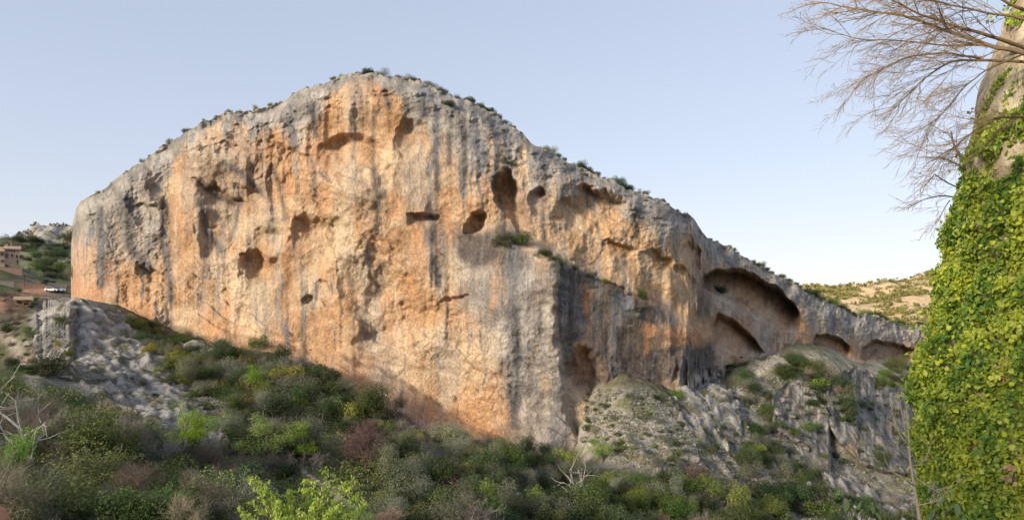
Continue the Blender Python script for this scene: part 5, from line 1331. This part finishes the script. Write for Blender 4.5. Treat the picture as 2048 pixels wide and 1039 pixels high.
M_BROAD = leaf_material('broad_leaf', (.09, .15, .04), (.16, .23, .07), .2, .35, vary=.1, spec=.5)
M_BUD = leaf_material('yellow_leaf', (.42, .40, .03), (.55, .50, .05), .35, .5, vary=.05)
bl = np.array([(0, 0, 0), (-.16, .3, .03), (-.2, .55, .02), (-.12, .82, -.05), (0, 1.05, -.16), (.12, .82, -.05), (.2, .55, .02), (.16, .3, .03), (0, .5, -.03)])
blm = mesh_np('leaf', bl, np.array([(8, i, (i + 1) % 8) for i in range(8)]), 3, np.full((9, 3), .5), smooth=False); blm.materials.append(M_BROAD)
bym = mesh_np('young_leaf', bl, np.array([(8, i, (i + 1) % 8) for i in range(8)]), 3, np.full((9, 3), .5), smooth=False); bym.materials.append(M_BUD)
def broad_plant(tips, base, lab, size=.15):
    o = link('broadleaf_plant', None, label=lab, category='plant', loc=tuple(P(*base))); og = Vector(o.location)
    mb = MB()
    for q in tips:
        e = P(*q) - og; mb.tube([Vector((0, 0, -.6)), e * .5 + Vector((rng.normal() * .04, 0, -.08)), e], [.018, .012, .006], 5)
        for k in range(9):
            a = k * 2.4 + rng.random(); dn = Vector((math.cos(a), math.sin(a), -.75 - .3 * rng.random() + (.9 if k > 6 else 0))).normalized()
            n = Vector((0, 0, 1)) + dn * .6; n = (n - dn * n.dot(dn)).normalized(); xv = dn.cross(n)
            s = size * rng.uniform(.75, 1.2) * (.5 if k > 6 else 1)
            l_ = link('young_leaf' if k > 6 else 'leaf', bym if k > 6 else blm, parent=o)
            l_.matrix_local = Matrix.Translation(e + Vector((0, 0, -.03 * (k % 4)))) @ Matrix((xv, dn, n)).transposed().to_4x4() @ Matrix.Scale(s, 4)
    me = mb.mesh('stem', True); me.materials.append(M_BARK); link('stem', me, parent=o)
broad_plant([(1697,1000,8.5),(1722,1003,8.6),(1745,1008,8.7),(1708,1030,8.4)], (1720, 1120, 8.6), 'plant with drooping broad leaves and yellow buds left of the ivy foot')
broad_plant([(1885,990,9.6),(1915,1005,9.4),(1870,1018,9.6),(1900,1035,9.2),(1868,965,10),(1930,1030,9.4)], (1890, 1140, 9.6), 'broad-leaved plant with yellow leaves at the foot of the ivy', .16)
sg = link('bare_sapling', None, label='thin pale leafless sapling in front of the foot of the ivy', category='sapling', loc=tuple(P(1850, 1150, 9.2))); og = np.array(sg.location)
rg = np.random.default_rng(720)
mt = [np.array(P(*q)) - og for q in ((1850,1150,9.2),(1838,1030,9.2),(1828,970,9.2),(1820,920,9.2),(1817,870,9.25),(1812,810,9.3))]
me = MB().tube([Vector(q) for q in mt], [.03, .024, .019, .015, .011, .005], 6).mesh('trunk', True); a = me.color_attributes.new('tint', 'FLOAT_COLOR', 'POINT'); a.data.foreach_set('color', np.full(len(me.vertices) * 4, .6, np.float32))
M_PALE = leaf_material('pale_twig', (.30, .25, .17), (.44, .37, .26), 0, .9, vary=0, spec=.1)
me.materials.append(M_PALE); link('trunk', me, parent=sg)
for pts_ in ([(1828,970),(1790,945),(1775,930)],[(1825,950),(1870,980),(1910,970),(1930,950)],[(1820,925),(1800,900),(1785,895)],[(1830,990),(1800,985),(1778,972)],[(1818,890),(1800,870),(1785,830),(1780,800)],[(1822,935),(1850,920),(1862,890)],[(1835,1010),(1880,1000),(1890,985)],[(1820,905),(1808,850),(1798,790)]):
    w3 = np.array([np.array(P(q[0], q[1], 9.2 + rg.normal() * .12)) - og for q in pts_])
    bm_ = MB().tube([Vector(q) for q in w3], list(np.linspace(.010, .004, len(w3))), 5).mesh('branch', True)
    a = bm_.color_attributes.new('tint', 'FLOAT_COLOR', 'POINT'); a.data.foreach_set('color', np.full(len(bm_.vertices) * 4, .6, np.float32))
    bm_.materials.append(M_PALE); br = link('branch', bm_, parent=sg)
    out = []; sprays(rg, w3, 6, .3, 1, out, np.array([-.1, 0, .25]), .004)
    A = [np.array([o[k] for o in out]) for k in range(5)]
    V, Fc = tubes(A[0], A[1], np.maximum(A[2], .0022), np.maximum(A[3], .0018))
    me = mesh_np('twigs', V, Fc, 4, np.full((len(V), 3), .7), smooth=False); me.materials.append(M_PALE); link('twigs', me, parent=br, kind='stuff')

# the house on whose terrace the photographer stands: its parapet corner shows at the lower left, the rest is out of view
nh = link('terrace_house', None, label='house whose terracotta parapet corner shows at the lower left corner', category='house', loc=(-14, 6, -9))
oh = np.array(nh.location)
def shade(px, py, Xp=-7.0):
    """where the ray from the ivy at this photo position to the sun crosses the plane of the added leaf screen"""
    z = (HZ - py) / F * 14.2
    ths = np.linspace(-.6, 1.3, 400); q = tower_pt(ths, np.full(400, z)); qx = CX + q[:, 0] / q[:, 1] * F
    k = np.argmin(np.abs(qx - px)); p = q[k]; t = (Xp - p[0]) / sun_dir.x
    return p[1] + sun_dir.y * t, p[2] + sun_dir.z * t
prof_sh = [shade(*q) for q in ((1860,720),(1945,660),(1975,580),(1980,400),(2000,345),(2080,235))]
SHADE_DENS = 1.8
ya, za = prof_sh[0]; ye, ze = prof_sh[-1]
outl = [(5.64, -9.0), (5.64, za)] + prof_sh + [(ye - 4, ze + 2.2), (ye - 9, ze + .5), (ye - 9, -9.0)]
Zs = Vector((sun_dir.x, sun_dir.y, 0)).normalized()
part('wall', MB().box(.2, 6.2, -9, -.36, 0, 7.4), M_WALL, nh)
part('roof', slope_roof(-.2, 6.6, -9.4, .0, 7.403, 9.2), M_TILE, nh)
# unseen tree, added and its crown shaped to throw broken shade on the ivy
sht = link('added_shade_tree', None, label='added unseen tree with a crown shaped to shade the ivy', category='tree', loc=(-8, outl[-1][0] + 4, -9))
og = np.array(sht.location); rg = np.random.default_rng(811)
poly_ = outl[:1] + outl[1:]
ys_, zs_ = [a_ for a_, _ in poly_], [b_ for _, b_ in poly_]
yy, zz = rg.uniform(min(ys_), ya + 3.5, 9000), rg.uniform(-4, max(zs_), 9000)
ok = inpoly(yy, zz, poly_)
yy, zz = yy[ok], zz[ok]; area = (ya + 3.5 - min(ys_)) * (max(zs_) + 4) * ok.mean()
nn = min(len(yy), int(area * SHADE_DENS / .035)); yy, zz = yy[:nn], zz[:nn]
t = rg.uniform(0, 1.6, nn)
C_ = np.stack([-7 + Zs.x * t, yy + Zs.y * t, zz], -1) - og
V, Fc = leaves(C_, rg.normal(size=C_.shape) * .5 + np.array([-sun_dir.x, -sun_dir.y, 0]), .30, .22, rg)
cmx = mesh_np('crown', V, Fc, 4, np.repeat(np.repeat(rg.random(nn), 4)[:, None], 3, 1), smooth=False); cmx.materials.append(M_GREEN); link('crown', cmx, parent=sht)
mbt = MB().tube([(0, 0, 0), (.1, .2, 6), (.6, .5, 12), (.8, .6, 18)], [.3, .24, .15, .05], 8)
for q in range(12): 
    e = C_[rg.integers(nn)]; mbt.tube([(.15, .25, 4 + q * .8), tuple(e * .6 + np.array([.1, .1, 3.4 + q * .3])), tuple(e)], [.08, .05, .02], 5)
tmx = mbt.mesh('trunk', True); tmx.materials.append(M_BARK); link('trunk', tmx, parent=sht)
part('parapet', MB().box(.1, 9.22, -.35, 0, -9, 6.86), M_WALL, nh)
M_COPE = plain('terracotta', (.50, .24, .14), .85, (((2, 2, 2), .8, 1.2), ((14, 14, 14), .8, 1.2)), (12, .02))
cp = part('coping', MB().box(.1, 9.30, -.5, .12, 6.863, 6.95), M_COPE, nh)
for i in range(30):
    part('coping_tile', MB().tube([(9.2 - i * .31, -.6, 6.98), (9.2 - i * .31, .2, 6.98)], [.13, .13], 8), M_COPE, cp)

# ------------------------------------------------------------------ labels that single out plants of the same look
ORD = ['first', 'second', 'third', 'fourth', 'fifth', 'sixth', 'seventh', 'eighth', 'ninth', 'tenth', 'eleventh', 'twelfth', 'thirteenth', 'fourteenth', 'fifteenth', 'sixteenth', 'seventeenth', 'eighteenth', 'nineteenth', 'twentieth'] + ['twenty-' + q for q in ('first', 'second', 'third', 'fourth', 'fifth', 'sixth', 'seventh', 'eighth', 'ninth')] + ['thirtieth']
def plural(s): return s[:-4] + 'bushes' if s.endswith('bush') else s + 's'
for (look, where), lst in SCATTERED.items():
    lst.sort(key=lambda t: t[0])
    n = len(lst)
    if n == 1: continue
    for i, (px, o) in enumerate(lst):
        if n <= 60:
            w_ = ('leftmost' if i == 0 else 'rightmost' if i == n - 1 else f'{ORD[i]} from left' if i < (n + 1) // 2 else f'{ORD[n - 1 - i]} from right' if n - 1 - i < 30 else None)
            if w_: o['label'] = f'{w_} of the {plural(look)} {where}'
